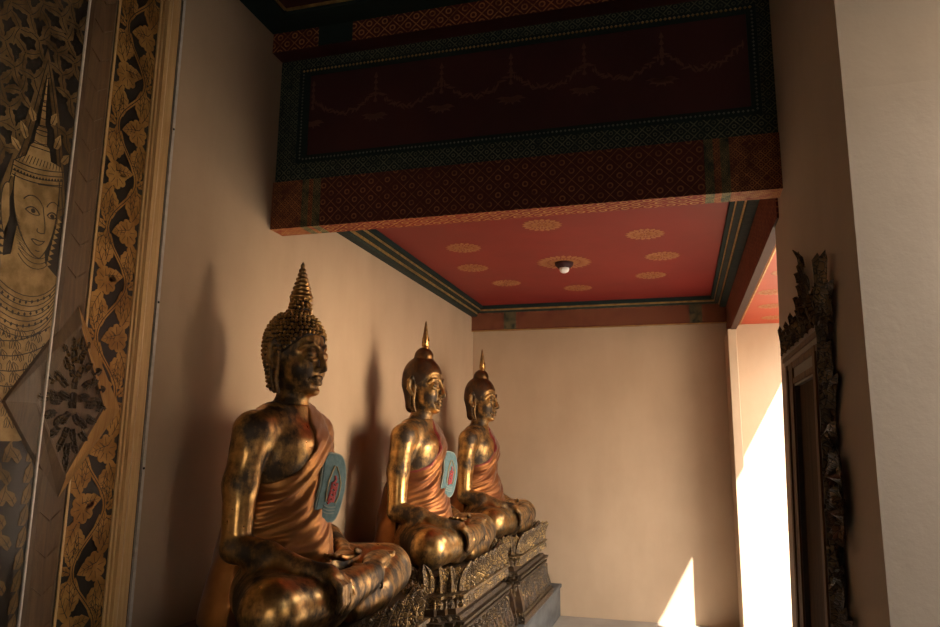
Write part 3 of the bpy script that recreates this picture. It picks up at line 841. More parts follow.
def surf_x(y, z, eps=.0):
    """front surface of the robe at (y, z), statue units"""
    m = (np.abs(V3[:, 1] - y) < .02) & (np.abs(V3[:, 2] - z) < .02) & (V3[:, 0] > -.05)
    return V3[m, 0].max() if m.any() else .1
def patch_mesh():
    """long cloth patch with rounded ends on the left of the chest: teal ground, pale edge, red sign, gold lines"""
    mb = MB()
    c = Vector((0, .05, .50)); U = Vector((0, 1, 0)); up = Vector((-.0, .10, 1)).normalized()
    hw, hh = .066, .142
    def at(u, v, lift):
        u, v = u * .985 + v * .17, v * .985 - u * .17
        p = c + U * u + up * v
        # a gentle cylinder that follows the ribs
        x = surf0 + .03 * (1 - ((p.y - .02) / .2) ** 2) - .32 * max(0, v) ** 1.3 - .05 * max(0, -v)
        return (x + lift * .85 + u * .42, p.y - lift * .42, p.z)
    surf0 = max(surf_x(.03, .565), surf_x(.075, .565), surf_x(.12, .565)) + .006
    def disc(sx, sy, lift, m, n=40, p=2.6, cx=0, cy=0, th=.004):
        ring = []
        for k in range(n):
            w = 2 * PI * k / n
            cu = math.copysign(abs(math.cos(w)) ** (2 / p), math.cos(w)) * sx; sv = math.copysign(abs(math.sin(w)) ** (2 / p), math.sin(w)) * sy
            ring.append((cu + cx, sv + cy))
        V = []; Fc = []
        for f in (1, .66, .33):
            V += [at(u * f + cx * (1 - f), v * f + cy * (1 - f), lift) for u, v in ring]
        V.append(at(cx, cy, lift))
        V += [at(u, v, lift - th) for u, v in ring]
        for r_ in range(2):
            Fc += [[r_ * n + k, r_ * n + (k + 1) % n, (r_ + 1) * n + (k + 1) % n, (r_ + 1) * n + k] for k in range(n)]
        Fc += [[2 * n + k, 2 * n + (k + 1) % n, 3 * n] for k in range(n)]
        Fc += [[3 * n + 1 + (k + 1) % n, 3 * n + 1 + k, k, (k + 1) % n][::-1] for k in range(n)]
        mb.add(V, Fc, m)
    def stroke(pts, w, m, lift=.0075):
        for (u0, v0), (u1, v1) in zip(pts[:-1], pts[1:]):
            d = Vector((u1 - u0, v1 - v0)); q = Vector((-d.y, d.x)).normalized() * w; d = d.normalized() * w * .5
            cs = [(u0 - d.x + q.x, v0 - d.y + q.y), (u1 + d.x + q.x, v1 + d.y + q.y), (u1 + d.x - q.x, v1 + d.y - q.y), (u0 - d.x - q.x, v0 - d.y - q.y)]
            V = [at(u, v, lift) for u, v in cs] + [at(u, v, lift - .005) for u, v in cs]
            mb.add(V, [(3, 2, 1, 0), (4, 5, 6, 7), (0, 1, 5, 4), (1, 2, 6, 5), (2, 3, 7, 6), (3, 0, 4, 7)], m)
    disc(hw, hh, .0, 1, p=3.6, th=.012); disc(hw * .9, hh * .95, .003, 0, p=3.6)
    # the red sign: a stacked flame-like letter group
    stroke([(.0, .045), (.004, .03), (-.004, .018)], .004, 2)
    for v in (.008, -.012, -.032, -.05):
        stroke([(-.013, v + .006), (-.004, v + .01), (.006, v + .002), (.014, v + .008)], .0038, 2)
        stroke([(-.012, v - .004), (.0, v - .008), (.012, v - .002)], .0034, 2)
    stroke([(-.014, .016), (-.015, -.055)], .003, 2); stroke([(.014, .014), (.012, -.058)], .003, 2)
    stroke([(.0, -.052), (-.012, -.066)], .004, 2)
    for s_ in (-1, 1):
        stroke([(s_ * .02, .055), (s_ * .032, .02), (s_ * .033, -.03), (s_ * .024, -.06)], .0022, 3)
        stroke([(s_ * .006, .085), (s_ * .02, .055)], .0022, 3)
    for v in (-.078, -.090, -.102):
        stroke([(-.028, v + .002), (-.01, v - .002), (.01, v - .002), (.028, v + .002)], .0024, 1)
    mb.V = [tuple(c_ * SC for c_ in v) for v in mb.V]
    return mb

body_me = None
def make_statue(y, style, label, patch):
    global body_me
    r = empty('seated_statue', (-1.68, y, .871))
    tag(r, label, 'statue')
    if body_me is None:
        o = mesh_obj('body', BV, BQ, M['gold'], r, smooth=True); body_me = o.data
    else:
        o = bpy.data.objects.new('body', body_me); COL.objects.link(o); o.parent = r
    if style == 'curled':
        h = mesh_obj('hair', TW(Vh) * SC, Qh, M['hair_gap_shade'], r, smooth=True)
        cv = MB(); cv.V = [tuple(v) for v in TW(cm.V) * SC]; cv.F = cm.F; cv.M = cm.M
        cv.build('curls', M['hair_curl'], h, smooth=True)
        spire_mesh('ringed').build('head_spire', M['spire'], r, smooth=True)
    else:
        h = mesh_obj('hair', TW(Vs) * SC, Qs, M['hair_flat'], r, smooth=True)
        # raised gilt hairline, dipping to a point over the brow
        mb = MB()
        pts = []
        for t in np.linspace(-1, 1, 41):
            a = t * 1.75
            dx, dy = math.cos(a), math.sin(a)
            # march out to the head surface at the hairline height
            rr_ = .02; 
            for _ in range(60):
                x, yy = -.01 + dx * rr_, dy * rr_
                z = np.interp(x, [-.2, -.06, -.035, 0, .03, .06, .09, .115, .2], [.885, .90, .93, 1.04, 1.06, 1.085, 1.115, 1.128, 1.14]) - .018 * max(0, 1 - abs(yy) / .03)
                i, j, k = [int(np.clip(round((c - ax[0]) / F2.h), 0, len(ax) - 1)) for c, ax in zip((x, yy, z), F2.ax)]
                if F2.F[i, j, k] > .001: break
                rr_ += .0025
            pts.append((x, yy, z))
        pts = np.array(pts); 
        for _ in range(2): pts[1:-1] = (pts[:-2] + 2 * pts[1:-1] + pts[2:]) / 4
        mb.tube([tuple(p * SC) for p in TW(pts)], .0052, 8)
        mb.build('hairline_band', M['gold'], h, smooth=True)
        spire_mesh('plain').build('head_spire', M['spire'], r, smooth=True)
    rb = mesh_obj('robe', RV, Q3, [M['satin'] if style == 'curled' else M['satin2'], M['hem']], r, (hem_mask & (style != 'curled')).astype(int), smooth=True)
    if patch:
        patch_mesh().build('cloth_patch', [M['teal'], M['patch_edge'], M['patch_red'], M['patch_gold']], rb)
    return r
make_statue(STAT[0], 'curled', 'seated gilded statue with rows of small tight curls, nearest and largest in the row', True)
make_statue(STAT[1], 'smooth', 'seated gilded statue with smooth hair and a teal patch, middle one of the row', True)
make_statue(STAT[2], 'smooth', 'seated gilded statue with smooth hair and no patch, farthest and nearest the back wall', False)

# ------------------------------------------------------------------ lacquered door in the left wall
dx = XL
door = empty('door_1', (XL, 1.9, 0)); door['kind'] = 'structure'
WD = (XL, 1.9, 0)
b = MB(); b.box(XL - .01, XL + .006, 1.0, 2.0, .25, 3.9); panel = b.build('lacquer_panel', M['black_lacquer'], door, WD)
b = MB(); b.box(XL - .01, XL + .006, 2.12, 2.375, .25, 3.9); b.build('border_ground', M['black_lacquer'], door, WD)
def art(name, m, shapes, lift, th=.0015, parent=door):
    """gold leaf or lacquer drawing: outlines in the (Y, Z) plane of the door"""
    mb = MB()
    for i_, poly in enumerate(shapes):
        mb.prism(poly, (XL + lift + .0004 * ((i_ * 7) % 13) / 13 * (th > .0009), 0, 0), (0, 1, 0), (0, 0, 1), (1, 0, 0), th)
    return mb.build(name, m, parent, WD)
def ribbon(pts, w0, w1=None, n=None):
    """a line of width w0 -> w1 drawn as an outline"""
    w1 = w0 if w1 is None else w1
    L = []; Rr = []; k = len(pts)
    for i, p in enumerate(pts):
        a = Vector(pts[max(0, i - 1)]); c = Vector(pts[min(k - 1, i + 1)]); t = (c - a)
        t = t.normalized() if t.length > 1e-9 else Vector((1, 0))
        q = Vector((-t.y, t.x)) * (w0 + (w1 - w0) * i / (k - 1)) * .5
        L.append((p[0] + q.x, p[1] + q.y)); Rr.append((p[0] - q.x, p[1] - q.y))
    return L + Rr[::-1]
def bez(p, n=12):
    out = []
    for i in range(n + 1):
        t = i / n
        q = [Vector(a) for a in p]
        while len(q) > 1: q = [q[j].lerp(q[j + 1], t) for j in range(len(q) - 1)]
        out.append((q[0].x, q[0].y))
    return out
def leaf(c, ang, L, W, curl=.25, lobes=3):
    """flame leaf with lobed edges: outline and its vein lines"""
    ca, sa = math.cos(ang), math.sin(ang)
    T = lambda u, v: (c[0] + u * ca - (v + curl * L * (u / L) ** 2) * sa, c[1] + u * sa + (v + curl * L * (u / L) ** 2) * ca)
    up = []; dn = []
    n = lobes * 4
    for i in range(n + 1):
        t = i / n
        env = W * (math.sin(PI * min(1, t * .93 + .07)) ** .75) * (1 - .25 * t)
        lb = 1 - .28 * ((i % 4) / 4)
        up.append(T(L * t, env * lb)); dn.append(T(L * t, -env * lb))
    out = up + dn[::-1][1:-1]
    veins = [ribbon([T(L * t, 0) for t in (.08, .3, .5, .7, .88)], .0028, .001)]
    for t in (.25, .45, .65):
        e = W * .7 * (1 - .3 * t)
        for s_ in (-1, 1): veins.append(ribbon([T(L * t, 0), T(L * (t + .14), s_ * e * .8)], .0018, .001))
    return out, veins
def flower(c, r, n=7):
    outs = []; veins = []
    for i in range(n):
        a = 2 * PI * i / n + .2; hw = r * math.sin(PI / n) * .92
        pl = [(r * .18, -hw * .3), (r * .7, -hw), (r * .95, -hw * .55), (r, 0), (r * .95, hw * .55), (r * .7, hw), (r * .18, hw * .3)]
        outs.append([(c[0] + u * math.cos(a) - v * math.sin(a), c[1] + u * math.sin(a) + v * math.cos(a)) for u, v in pl])
        veins.append(ribbon([(c[0] + r * .3 * math.cos(a), c[1] + r * .3 * math.sin(a)), (c[0] + r * .8 * math.cos(a), c[1] + r * .8 * math.sin(a))], .0022, .001))
    outs.append([(c[0] + r * .26 * math.cos(2 * PI * k / 10), c[1] + r * .26 * math.sin(2 * PI * k / 10)) for k in range(10)])
    return outs, veins
# flowering vine border
gold = []; ink = []
yc, per = 2.248, .42
stem = lambda z: (yc + .062 * math.sin(2 * PI * z / per), z)
zs_ = np.arange(.35, 3.85, .02)
gold.append(ribbon([stem(z) for z in zs_], .016)); ink.append(ribbon([stem(z) for z in zs_], .003))
k = 0
for z in np.arange(.40, 3.8, per / 2):
    s_ = 1 if math.sin(2 * PI * (z + per * .25) / per) > 0 else -1
    zc_ = round((z - per * .25) / (per / 2)) * (per / 2) + per * .25
    side = 1 if math.sin(2 * PI * zc_ / per) > 0 else -1
    fy = yc - side * .042
    o_, v_ = flower((fy, zc_), .055, 8); gold += o_; ink += v_
    for (dz, da, L, W, cu) in ((.055, .9, .13, .040, .25), (-.055, -.9, .12, .038, -.25), (.085, 1.9, .115, .034, -.2), (-.09, -1.9, .105, .034, .2), (.02, .25, .10, .034, .1), (.1, 1.4, .12, .03, .1), (-.1, -1.4, .12, .03, -.1)):
        a0 = da if side < 0 else PI - da
        p = (fy + (.015 if side < 0 else -.015), zc_ + dz * .8)
        # leaves stay inside the border
        lf, vv = leaf(p, a0 if abs(da) > .5 else (0 if side > 0 else PI) + da, L, W, cu if side < 0 else -cu)
        lf = [(min(2.349, max(2.142, y)), z2) for y, z2 in lf]
        gold.append(lf); ink += [[(min(2.349, max(2.142, y)), z2) for y, z2 in q] for q in vv]
    st_ = stem(zc_)
    for da in (.5, 1.3, 2.1, -.5):
        a0 = (PI - da) if side > 0 else da
        lf, vv = leaf((st_[0] + side * .01, zc_ + (da - .8) * .03), PI - a0, .07, .02, .2)
        lf = [(min(2.349, max(2.142, y)), z2) for y, z2 in lf]
        gold.append(lf); ink += [[(min(2.349, max(2.142, y)), z2) for y, z2 in q] for q in vv]
art('vine_border', M['goldleaf'], gold, .006, .0015); art('vine_lines', M['ink'], ink, .0078, .0006)
# border rails and the gilded frame
b = MB(); b.box(XL - .01, XL + .012, 2.352, 2.362, .25, 3.9); b.box(XL - .01, XL + .016, 2.368, 2.378, .25, 3.9); b.box(XL - .01, XL + .010, 2.128, 2.138, .25, 3.9); b.build('border_rail', M['giltwood'], door, WD)
b = MB(); b.loft([[(XL, 2.38, z), (XL + .03, 2.38, z), (XL + .034, 2.395, z), (XL + .026, 2.41, z), (XL + .03, 2.425, z), (XL + .03, 2.452, z), (XL, 2.452, z)] for z in (.25, 3.9)]); b.build('frame_moulding', M['giltwood'], door, WD)
b = MB(); b.box(XL, XL + .021, 2.452, 2.480, .3, 3.9); b.build('edge_batten', M['gap'], door, WD)
# centre strip and its pointed boss
b = MB(); b.loft([[(XL, 1.985, z), (XL + .012, 1.985, z), (XL + .022, 2.0, z), (XL + .022, 2.10, z), (XL + .012, 2.118, z), (XL, 2.118, z)] for z in (.25, 3.9)]); b.build('centre_strip', M['brownwood'], door, WD)
b = MB(); cy, cz = 2.075, 1.745
def dia(hw, hh, x): return [(x, cy, cz + hh), (x, cy + hw, cz - .02), (x, cy, cz - hh), (x, cy - hw, cz - .02)]
b.loft([dia(.255, .345, XL + .005), dia(.25, .335, XL + .022), dia(.155, .27, XL + .046), dia(.145, .255, XL + .046), dia(.138, .245, XL + .040)])
b.M[-1] = 1; n_ = len(b.M) - 2; b.M[:n_] = [0 if (k_ % 4 in (0, 1) and k_ < 12) else 1 for k_ in range(n_)]; boss = b.build('boss', [M['bossgilt'], M['brownwood']], door, WD)  # left bevels brown instead of gilt: their shade is put into colour
mb = MB()
for q in range(1, 5):
    for i in range(q * 5):
        a = 2 * PI * i / (q * 5) + q * .3; r_ = q / 4.6
        y_, z_ = cy + .125 * r_ * math.cos(a) * (1 - .35 * abs(math.sin(a))), cz - .01 + .215 * r_ * math.sin(a)
        if abs(y_ - cy) / .135 + abs(z_ - cz) / .24 > .93: continue
        mb.petal((XL + .041, y_, z_), (0, -math.sin(a), math.cos(a)), (0, math.cos(a), math.sin(a)), (1, 0, 0), .038, .05, .008, .004)
mb.petal((XL + .041, cy, cz - .03), (0, 1, 0), (0, 0, 1), (1, 0, 0), .05, .06, .012, .0)
mb.build('carved_flowers', M['carved_dark'], boss, WD)
mb = MB()
for z in np.arange(.5, 3.8, .12):     # faint relief scrolls on the strip
    if abs(z - cz) < .38: continue
    for s_ in (-1, 1):
        mb.petal((XL + .0215, 2.05 + s_ * .004, z), (0, .6 * s_, .8), (0, .8 * s_, .6), (1, 0, 0), .03, .055, .003, 0)
mb.build('carved_leaves', M['brownwood'], door, WD)

# gilded figure: arch, leaf ground, crowned head and jewelled shoulders
arch_o = bez([(1.70, 2.30), (1.745, 2.52), (1.80, 2.66), (1.80, 2.80), (1.836, 2.955)], 16) + bez([(1.836, 2.955), (1.90, 2.80), (1.92, 2.70), (1.955, 2.60), (1.985, 2.40)], 16)[1:]
arch_i = bez([(1.745, 2.30), (1.785, 2.50), (1.83, 2.62), (1.825, 2.75), (1.846, 2.872)], 16) + bez([(1.846, 2.872), (1.875, 2.76), (1.90, 2.68), (1.93, 2.58), (1.965, 2.38)], 16)[1:]
gl = [arch_o + arch_i[::-1]]
il = [ribbon([((a[0] + c[0]) / 2, (a[1] + c[1]) / 2) for a, c in zip(arch_o, arch_i)], .003)]
def inside(p, poly):
    c = False; j = len(poly) - 1
    for i in range(len(poly)):
        if (poly[i][1] > p[1]) != (poly[j][1] > p[1]) and p[0] < (poly[j][0] - poly[i][0]) * (p[1] - poly[i][1]) / (poly[j][1] - poly[i][1]) + poly[i][0]: c = not c
        j = i
    return c
big = [(a[0] + (a[0] - 1.84) * .14, a[1] + .03) for a in arch_o]
rows_i = 0
for z in np.arange(1.0, 3.85, .07):
    rows_i += 1
    for y in np.arange(1.05 + (.045 if rows_i % 2 else 0), 1.97, .078):
        p = (y, z)
        if inside(p, big) or (z < 2.36 and 1.60 < y): continue
        a = .8 + (1.5 if (rows_i + int(y * 20)) % 3 == 0 else 0) + R.uniform(-.3, .3)
        for da in (0, 2.1, 4.2):
            lf, vv = leaf(p, a + da, .066, .021, .4, 3)
            gl.append([(min(1.98, q[0]), q[1]) for q in lf]); il += vv[:1]
art('leaf_ground', M['goldleaf_old'], gl, .006, .0012); art('leaf_lines', M['ink'], il, .0074, .0005)
gp = []; ip = []
face = bez([(1.768, 2.47), (1.762, 2.36), (1.80, 2.27), (1.862, 2.205), (1.90, 2.212)], 14) + bez([(1.90, 2.212), (1.94, 2.26), (1.953, 2.33), (1.952, 2.42), (1.945, 2.50)], 12)[1:]
neck = [(1.80, 2.30), (1.915, 2.25), (1.925, 2.20), (1.97, 2.17), (1.975, 2.05), (1.60, 2.05), (1.70, 2.16), (1.79, 2.20)]
torso2 = [(1.56, 2.10), (1.70, 2.165), (1.80, 2.19), (1.93, 2.19), (1.98, 2.165), (1.98, 1.62), (1.90, 1.60), (1.66, 1.60), (1.62, 1.85)]
gp += [neck, torso2, face]
crown = [(1.752, 2.455), (1.757, 2.51), (1.80, 2.545), (1.81, 2.585), (1.822, 2.60), (1.826, 2.65), (1.836, 2.67), (1.838, 2.74), (1.846, 2.87), (1.855, 2.74), (1.861, 2.68), (1.872, 2.66), (1.877, 2.61), (1.89, 2.60), (1.90, 2.56), (1.945, 2.555), (1.957, 2.52), (1.957, 2.485), (1.86, 2.462)]
gp.append(crown)
for (y, z, a, L) in ((1.795, 2.60, 2.0, .06), (1.91, 2.61, 1.2, .06), (1.775, 2.55, 2.3, .05), (1.945, 2.57, .9, .05), (1.815, 2.67, 1.9, .05), (1.885, 2.69, 1.2, .05)):
    lf, vv = leaf((y, z), a, L, .017, .1, 2); gp.append(lf); ip += vv[:1]
ear = bez([(1.752, 2.43), (1.715, 2.44), (1.728, 2.30), (1.765, 2.24)], 10) + [(1.768, 2.32)]
gp.append(ear)
for i in range(9):      # ear tassels and curls beside the neck
    gp.append([(1.748 + .002 * i, 2.36 - .024 * i), (1.722 + .002 * i, 2.352 - .024 * i), (1.748 + .002 * i, 2.340 - .024 * i)])
    gp.append([(1.956 - .003 * i, 2.37 - .020 * i), (1.974 - .003 * i, 2.362 - .020 * i), (1.956 - .003 * i, 2.352 - .020 * i)])
L_ = lambda pts, w=.003, w2=None: ip.append(ribbon(bez(pts, 10), w, w2))
# features
L_([(1.812, 2.395), (1.83, 2.425), (1.868, 2.425), (1.888, 2.392)], .004, .002); L_([(1.905, 2.395), (1.915, 2.425), (1.94, 2.428), (1.95, 2.41)], .004, .002)
L_([(1.822, 2.362), (1.84, 2.385), (1.865, 2.382), (1.88, 2.36)], .0045); L_([(1.824, 2.362), (1.845, 2.350), (1.87, 2.352), (1.88, 2.36)], .003)
L_([(1.91, 2.366), (1.92, 2.386), (1.938, 2.388), (1.95, 2.374)], .0045); L_([(1.912, 2.366), (1.925, 2.356), (1.94, 2.360), (1.95, 2.374)], .003)
for c_ in ((1.853, 2.366), (1.931, 2.370)): ip.append([(c_[0] + .009 * math.cos(2 * PI * k / 10), c_[1] + .008 * math.sin(2 * PI * k / 10)) for k in range(10)])
L_([(1.890, 2.392), (1.899, 2.35), (1.912, 2.325), (1.906, 2.302)], .003); L_([(1.878, 2.312), (1.872, 2.298), (1.885, 2.294), (1.908, 2.302)], .003)
L_([(1.858, 2.268), (1.875, 2.278), (1.885, 2.264), (1.913, 2.276)], .0045, .003); L_([(1.86, 2.268), (1.88, 2.250), (1.895, 2.250), (1.911, 2.274)], .003)
L_([(1.878, 2.236), (1.886, 2.232), (1.896, 2.236)], .003)
for f_, w in ((face, .0035), (crown, .003), (ear, .003)): ip.append(ribbon(f_, w))
for dz in (0, .016, .032, .05):
    L_([(1.757, 2.462 + dz), (1.83, 2.452 + dz), (1.90, 2.472 + dz), (1.957, 2.492 + dz)], .0032)
for i in range(16):
    t = i / 15; y = 1.765 + .185 * t; z = 2.474 + .03 * t - .012 * math.sin(PI * t)
    ip.append([(y, z), (y + .004, z + .006), (y, z + .012), (y - .004, z + .006)])
for z, hw in ((2.585, .045), (2.60, .042), (2.65, .028), (2.668, .024), (2.74, .014), (2.76, .012)):
    ip.append(ribbon([(1.847 - hw, z - .004), (1.847 + hw, z + .006)], .003))
for i in range(3): L_([(1.815, 2.245 - .018 * i), (1.86, 2.19 - .018 * i), (1.915, 2.205 - .018 * i), (1.935, 2.235 - .018 * i)], .0024)
for i in range(9):
    d_ = .018 * i
    L_([(1.70 - d_ * .4, 2.16 - d_ * .8), (1.80, 2.05 - d_), (1.92, 2.05 - d_), (1.98, 2.14 - d_ * .8)], .0028)
for i in range(11):
    for j in range(4):
        t = (i + .5) / 11; y = 1.72 + .25 * t; z = 2.095 - .04 * j - .05 * math.sin(PI * t)
        ip.append([(y, z), (y + .005, z + .007), (y, z + .014), (y - .005, z + .007)])
for i in range(13):
    for j in range(9):
        cx_, cz_ = 1.60 + .031 * i + (.0155 if j % 2 else 0), 1.64 + .036 * j
        if cx_ > 1.965: continue
        lf, vv = leaf((cx_, cz_), 1.25 + .5 * ((i + j) % 2), .036, .012, .3, 2); ip.append(ribbon(lf, .002)); ip += vv[:1]
for k in range(5):       # sashes crossing the body
    L_([(1.62, 2.00 - .05 * k), (1.74, 1.88 - .04 * k), (1.86, 1.90 - .05 * k), (1.975, 1.99 - .06 * k)], .0035)
for k in range(14):      # fine shading strokes on cheeks and crown
    L_([(1.775 + .003 * k, 2.34 - .009 * k), (1.785 + .004 * k, 2.335 - .009 * k), (1.80 + .004 * k, 2.325 - .009 * k)], .0012)
    ip.append(ribbon([(1.762 + .0135 * k, 2.512 + .002 * k), (1.775 + .0125 * k, 2.545 + .001 * k)], .002))
for k in range(9):
    hw_ = .034 - .0033 * k; z_ = 2.60 + .03 * k
    L_([(1.845 - hw_, z_ + .012), (1.846, z_ - .004), (1.848 + hw_, z_ + .014)], .0024)
art('gilded_figure', M['goldleaf_pale'], gp, .0085, .001); art('figure_lines', M['ink'], ip, .0098, .0006)
# ornament below the figure: nested bands and leaves
gq = []; iq = []
for j in range(14):
    for i in range(7):
        z = 1.60 - .068 * j; y = 1.60 + .058 * i + (.029 if j % 2 else 0)
        lf, vv = leaf((min(1.95, y), z), 1.57 + (.5 if i % 2 else -.5), .07, .022, .25, 2)
        gq.append([(min(1.98, q[0]), q[1]) for q in lf]); iq += vv[:3]
art('skirt_leaves', M['goldleaf_old'], gq, .006, .0012); art('skirt_lines', M['ink'], iq, .0074, .0005)

# clear protective sheets over the door, with their thin metal edges
sheet = empty('protective_sheet', (XL, 1.5, 0)); tag(sheet, 'clear protective sheet with a bright thin edge over the gilded figure', 'clear sheet')
W2 = (XL, 1.5, 0)
b = MB(); b.box(XL + .058, XL + .061, 1.0, 1.935, .3, 3.9); b.build('pane', M['glass'], sheet, W2)
b = MB(); b.box(XL + .056, XL + .063, 1.935, 1.941, .3, 3.9); b.build('edge', M['metal'], sheet, W2)
sheet = empty('protective_sheet', (XL, 2.3, 0)); tag(sheet, 'clear protective sheet over the vine border, screwed down along a metal strip by the wall', 'clear sheet')
W2 = (XL, 2.3, 0)
b = MB(); b.box(XL + .058, XL + .061, 1.943, 2.43, .3, 3.9); b.build('pane', M['glass'], sheet, W2)
b = MB(); b.box(XL + .0215, XL + .0235, 2.454, 2.464, .3, 3.9); b.build('gap_shade_strip', M['gap'], sheet, W2)  # dark strip, stands in for the shade in the gap
b = MB(); b.box(XL + .0215, XL + .032, 2.464, 2.480, .3, 3.9); b.build('metal_strip', M['metal'], sheet, W2)
for z in (3.55, 2.93, 2.17, 1.50, .9):
    b = MB(); b.lathe([(.005, 0), (.005, .002), (.003, .003)], n=10)
    b.V = [(XL + .032 + z_, 2.472 + x_, z + y_) for x_, y_, z_ in b.V]; b.F = b.F
    b.build('screw', M['gap'], sheet, W2)

# ------------------------------------------------------------------ carved frame on the pier
fr = empty('carved_frame', (.46, 2.88, 1.0)); tag(fr, 'dark carved wooden frame with a leafy crest hanging on the shaded pier', 'picture frame')
WF = (.46, 2.88, 1.0)
xw = .447; FY0, FY1, FZ0, FZ1 = 2.46, 3.31, .80, 1.945
def xwall(z): return float(np.interp(z, [-.05, .8, 2.6, 4.3], [.418, .44, .48, .48])) + .004
def fbox(mb, x_off0, x_off1, y0, y1, z0, z1, m=0):
    """box against the battered pier face; offsets measured out from it"""
    V = [(xwall(z) - xo, y, z) for xo in (x_off0, x_off1) for y in (y0, y1) for z in (z0, z1)]
    mb.add(V, [(0, 2, 3, 1), (4, 5, 7, 6), (0, 1, 5, 4), (2, 6, 7, 3), (0, 4, 6, 2), (1, 3, 7, 5)], m)
for nm, y0, y1 in (('near', FY0, FY0 + .20), ('far', FY1 - .20, FY1)):
    b = MB()
    fbox(b, 0, .026, y0, y1, FZ0, FZ1, 1)
    fbox(b, .026, .033, y0 + .008, y0 + .05, FZ0, FZ1); fbox(b, .026, .029, y0 + .08, y0 + .12, FZ0, FZ1); fbox(b, .026, .033, y1 - .05, y1 - .008, FZ0, FZ1)
    b.build('side_rail', [M['framewood'], M['framedark']], fr, WF)
for nm, z0, z1 in (('top', FZ1 - .10, FZ1), ('bottom', FZ0, FZ0 + .12)):
    b = MB(); fbox(b, 0, .026, FY0 + .20, FY1 - .20, z0, z1, 1); fbox(b, .026, .032, FY0 + .20, FY1 - .20, z0 + .008, z0 + .03); fbox(b, .026, .032, FY0 + .20, FY1 - .20, z1 - .03, z1 - .008)
    b.build('cross_rail', [M['framewood'], M['framedark']], fr, WF)
b = MB(); fbox(b, 0, .008, FY0 + .19, FY1 - .19, FZ0 + .1, FZ1 - .09); b.build('wooden_pane', M['panewood'], fr, WF)
b = MB()
for i, (w, z0, z1) in enumerate(((.030, 1.92, 1.94), (.034, 1.94, 1.958), (.039, 1.958, 1.976), (.043, 1.976, 1.992))):
    fbox(b, 0, w, FY0 - .012 * i, FY1 + .012 * i, z0, z1, i % 2)
b.build('cornice', [M['framewood'], M['brownwood']], fr, WF)
# crest: flame leaves rising to a tall middle tip and two end tips
mb = MB()
def flame(y, z, ang, h, w, x_off=.018, lean=.0, d=.012):
    up = Vector((0, math.cos(ang), math.sin(ang))); u = Vector((0, -math.sin(ang), math.cos(ang)))
    mb.petal((xwall(z) - x_off, y, z), u, up, (-1, 0, 0), w, h, d, lean, rows=6, cols=4)
RC = random.Random(3)
def tower(yc_, z0, z1, w0):
    n = int((z1 - z0) / .045)
    for i in range(n):
        t = i / n; z = z0 + (z1 - z0 - .05) * t; w = w0 * (1 - t) ** .9
        for s_ in (-1, 1):
            flame(yc_ + s_ * w * .45, z, PI / 2 - s_ * (.75 - .3 * t), .085 * (1 - .45 * t), .05 * (1 - .35 * t), .012 + .008 * (i % 2), .012, .014)
        flame(yc_, z, PI / 2, .09 * (1 - .3 * t), .05, .02 - .006 * t, .016 * (1 if i % 2 else .3), .014)
    flame(yc_, z1 - .09, PI / 2, .11, .022, .018, .012, .01)
tower(2.83, 1.985, 2.30, .32); tower(2.47, 1.985, 2.10, .14); tower(3.22, 1.985, 2.10, .14)
for i in range(16):
    y = 2.47 + .82 * i / 15
    flame(y, 1.985, PI / 2 + RC.uniform(-.5, .5), .10 + .03 * (i % 3 == 0), .06, .022 + .008 * (i % 2), .02, .014)
    flame(y + .02, 1.995, PI / 2 + RC.uniform(-.4, .4), .12 * (1.1 - abs(i - 7.5) / 12), .05, .012, .01, .012)
for yy, zz, L in ((2.83, 2.255, .07), (2.47, 2.06, .05)):   # hooked tips curling away from the wall
    x0 = xwall(zz) - .022
    mb.tube([(x0, yy, zz), (x0 - .004, yy, zz + L * .55), (x0 - .014, yy + .01, zz + L * .8), (x0 - .026, yy + .015, zz + L * 1.05)], [.012, .010, .007, .002], 8)
mb.build('crest', M['crest'], fr, WF)
for yb, s_ in ((FY0, -1),):
    mb = MB()
    for i in range(40):
        z = .66 + 1.42 * i / 39
        flame(yb + s_ * .0, z, PI / 2 - s_ * (.95 + .35 * math.sin(i * 1.7)), .13 + .05 * math.sin(i * .7), .045, .014 + .008 * (i % 2), .008, .016)
        if i % 3 == 0: flame(yb - s_ * .01, z, PI / 2 + s_ * .5 * -1, .14, .04, .02, .02, .02)
    for z in (1.42, 1.52):
        for a in (-.6, 0, .6): flame(yb + s_ * .05, z, PI + a, .15, .07, .02, .02, .022)
    mb.build('side_foliage', M['crest'], fr, WF)

# ------------------------------------------------------------------ light
SUN_DIR = Vector((-.74, 1, -1.37)).normalized()
ld = bpy.data.lights.new('sun', 'SUN'); ld.energy = 34.0; ld.angle = math.radians(.53); ld.color = (1, .95, .88)
lo = bpy.data.objects.new('sun', ld); COL.objects.link(lo); lo.rotation_euler = SUN_DIR.to_track_quat('-Z', 'Y').to_euler(); lo.location = (6, -3, 9)
w = bpy.data.worlds.new('sky'); sc.world = w; w.use_nodes = True
t = w.node_tree; t.nodes.clear()
class _W: pass
nd = Nd.__new__(Nd); nd.t = t; nd.n = t.nodes; nd.l = t.links
tc = t.nodes.new('ShaderNodeTexCoord'); sp = t.nodes.new('ShaderNodeSeparateXYZ'); t.links.new(tc.outputs['Generated'], sp.inputs[0])
z = S(nd, sp.outputs[2])
hz = (z + .02).abs()
colr = nd.ramp(hz, [(0., (1.0, .76, .52)), (.12, (1.0, .77, .54)), (.32, (.0, .0, .0)), (1., (.0, .0, .0))])
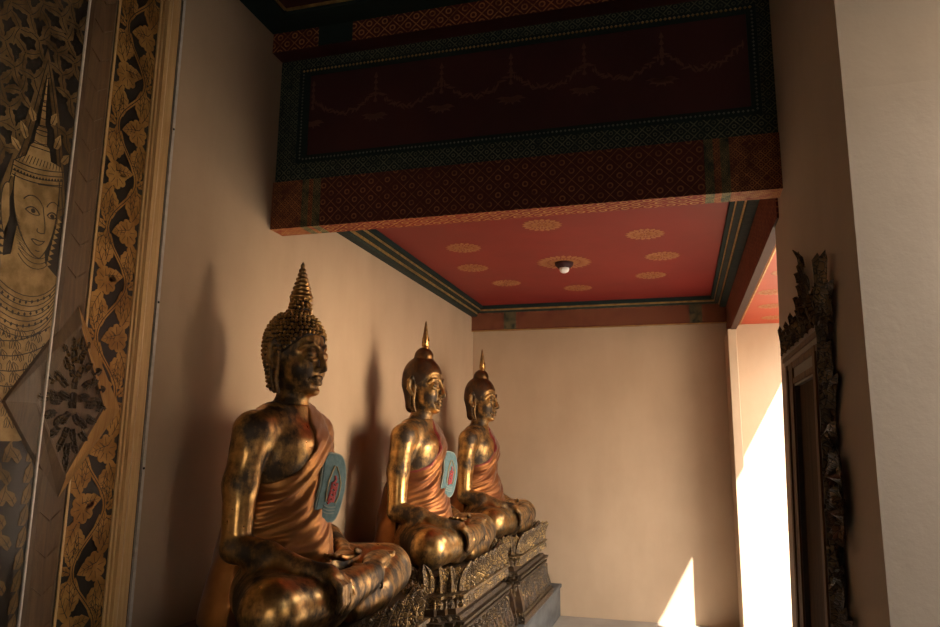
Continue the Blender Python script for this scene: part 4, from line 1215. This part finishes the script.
hi = nd.ramp(z.max(0.), [(0., (.0, .0, .0)), (.22, (.04, .04, .04)), (.42, (.38, .36, .335)), (.75, (.35, .34, .325)), (1., (.20, .22, .25))])
bg = t.nodes.new('ShaderNodeBackground'); bg.inputs['Strength'].default_value = 54.0; az = (S(nd, sp.outputs[0]).sstep(-.1, .6) * .85 + .15) * (S(nd, sp.outputs[1]).sstep(-.7, .25) * .8 + .2)
vs = t.nodes.new('ShaderNodeVectorMath'); vs.operation = 'SCALE'; t.links.new(colr, vs.inputs[0]); t.links.new(az.s, vs.inputs['Scale'])
va = t.nodes.new('ShaderNodeVectorMath'); va.operation = 'ADD'; t.links.new(vs.outputs[0], va.inputs[0]); t.links.new(hi, va.inputs[1])
t.links.new(va.outputs[0], bg.inputs[0])
ow = t.nodes.new('ShaderNodeOutputWorld'); t.links.new(bg.outputs[0], ow.inputs[0])

# ------------------------------------------------------------------ camera
cd = bpy.data.cameras.new('camera'); cam = bpy.data.objects.new('camera', cd); COL.objects.link(cam)
f_px = 726.6
vy = Vector((211, 134.5, f_px)).normalized(); vx = -Vector((-2570, 106.5, f_px)).normalized()
vz = -(vx.cross(vy)) if vx.cross(vy).y > 0 else vx.cross(vy)
# rows = world axes in camera (right, down, forward) coordinates
right = Vector((vx.x, vy.x, vz.x)); down = Vector((vx.y, vy.y, vz.y)); fwd = Vector((vx.z, vy.z, vz.z))
Mx = Matrix((right, -down, -fwd)).transposed().to_4x4(); Mx.translation = (0, 0, 1.6)
cam.matrix_world = Mx
cd.sensor_width = 36; cd.lens = f_px * 36 / 940; cd.clip_start = .05
sc.camera = cam

sc.view_settings.view_transform = 'Standard'; sc.view_settings.look = 'None'; sc.view_settings.gamma = 1; sc.view_settings.use_curve_mapping = False
sc.view_settings.exposure = -0.4
sc.cycles.max_bounces = 12; sc.cycles.diffuse_bounces = 7; sc.cycles.glossy_bounces = 5; sc.cycles.transparent_max_bounces = 12
sc.cycles.caustics_reflective = True; sc.cycles.caustics_refractive = False; sc.cycles.sample_clamp_indirect = 6.0
sc.cycles.use_denoising = True
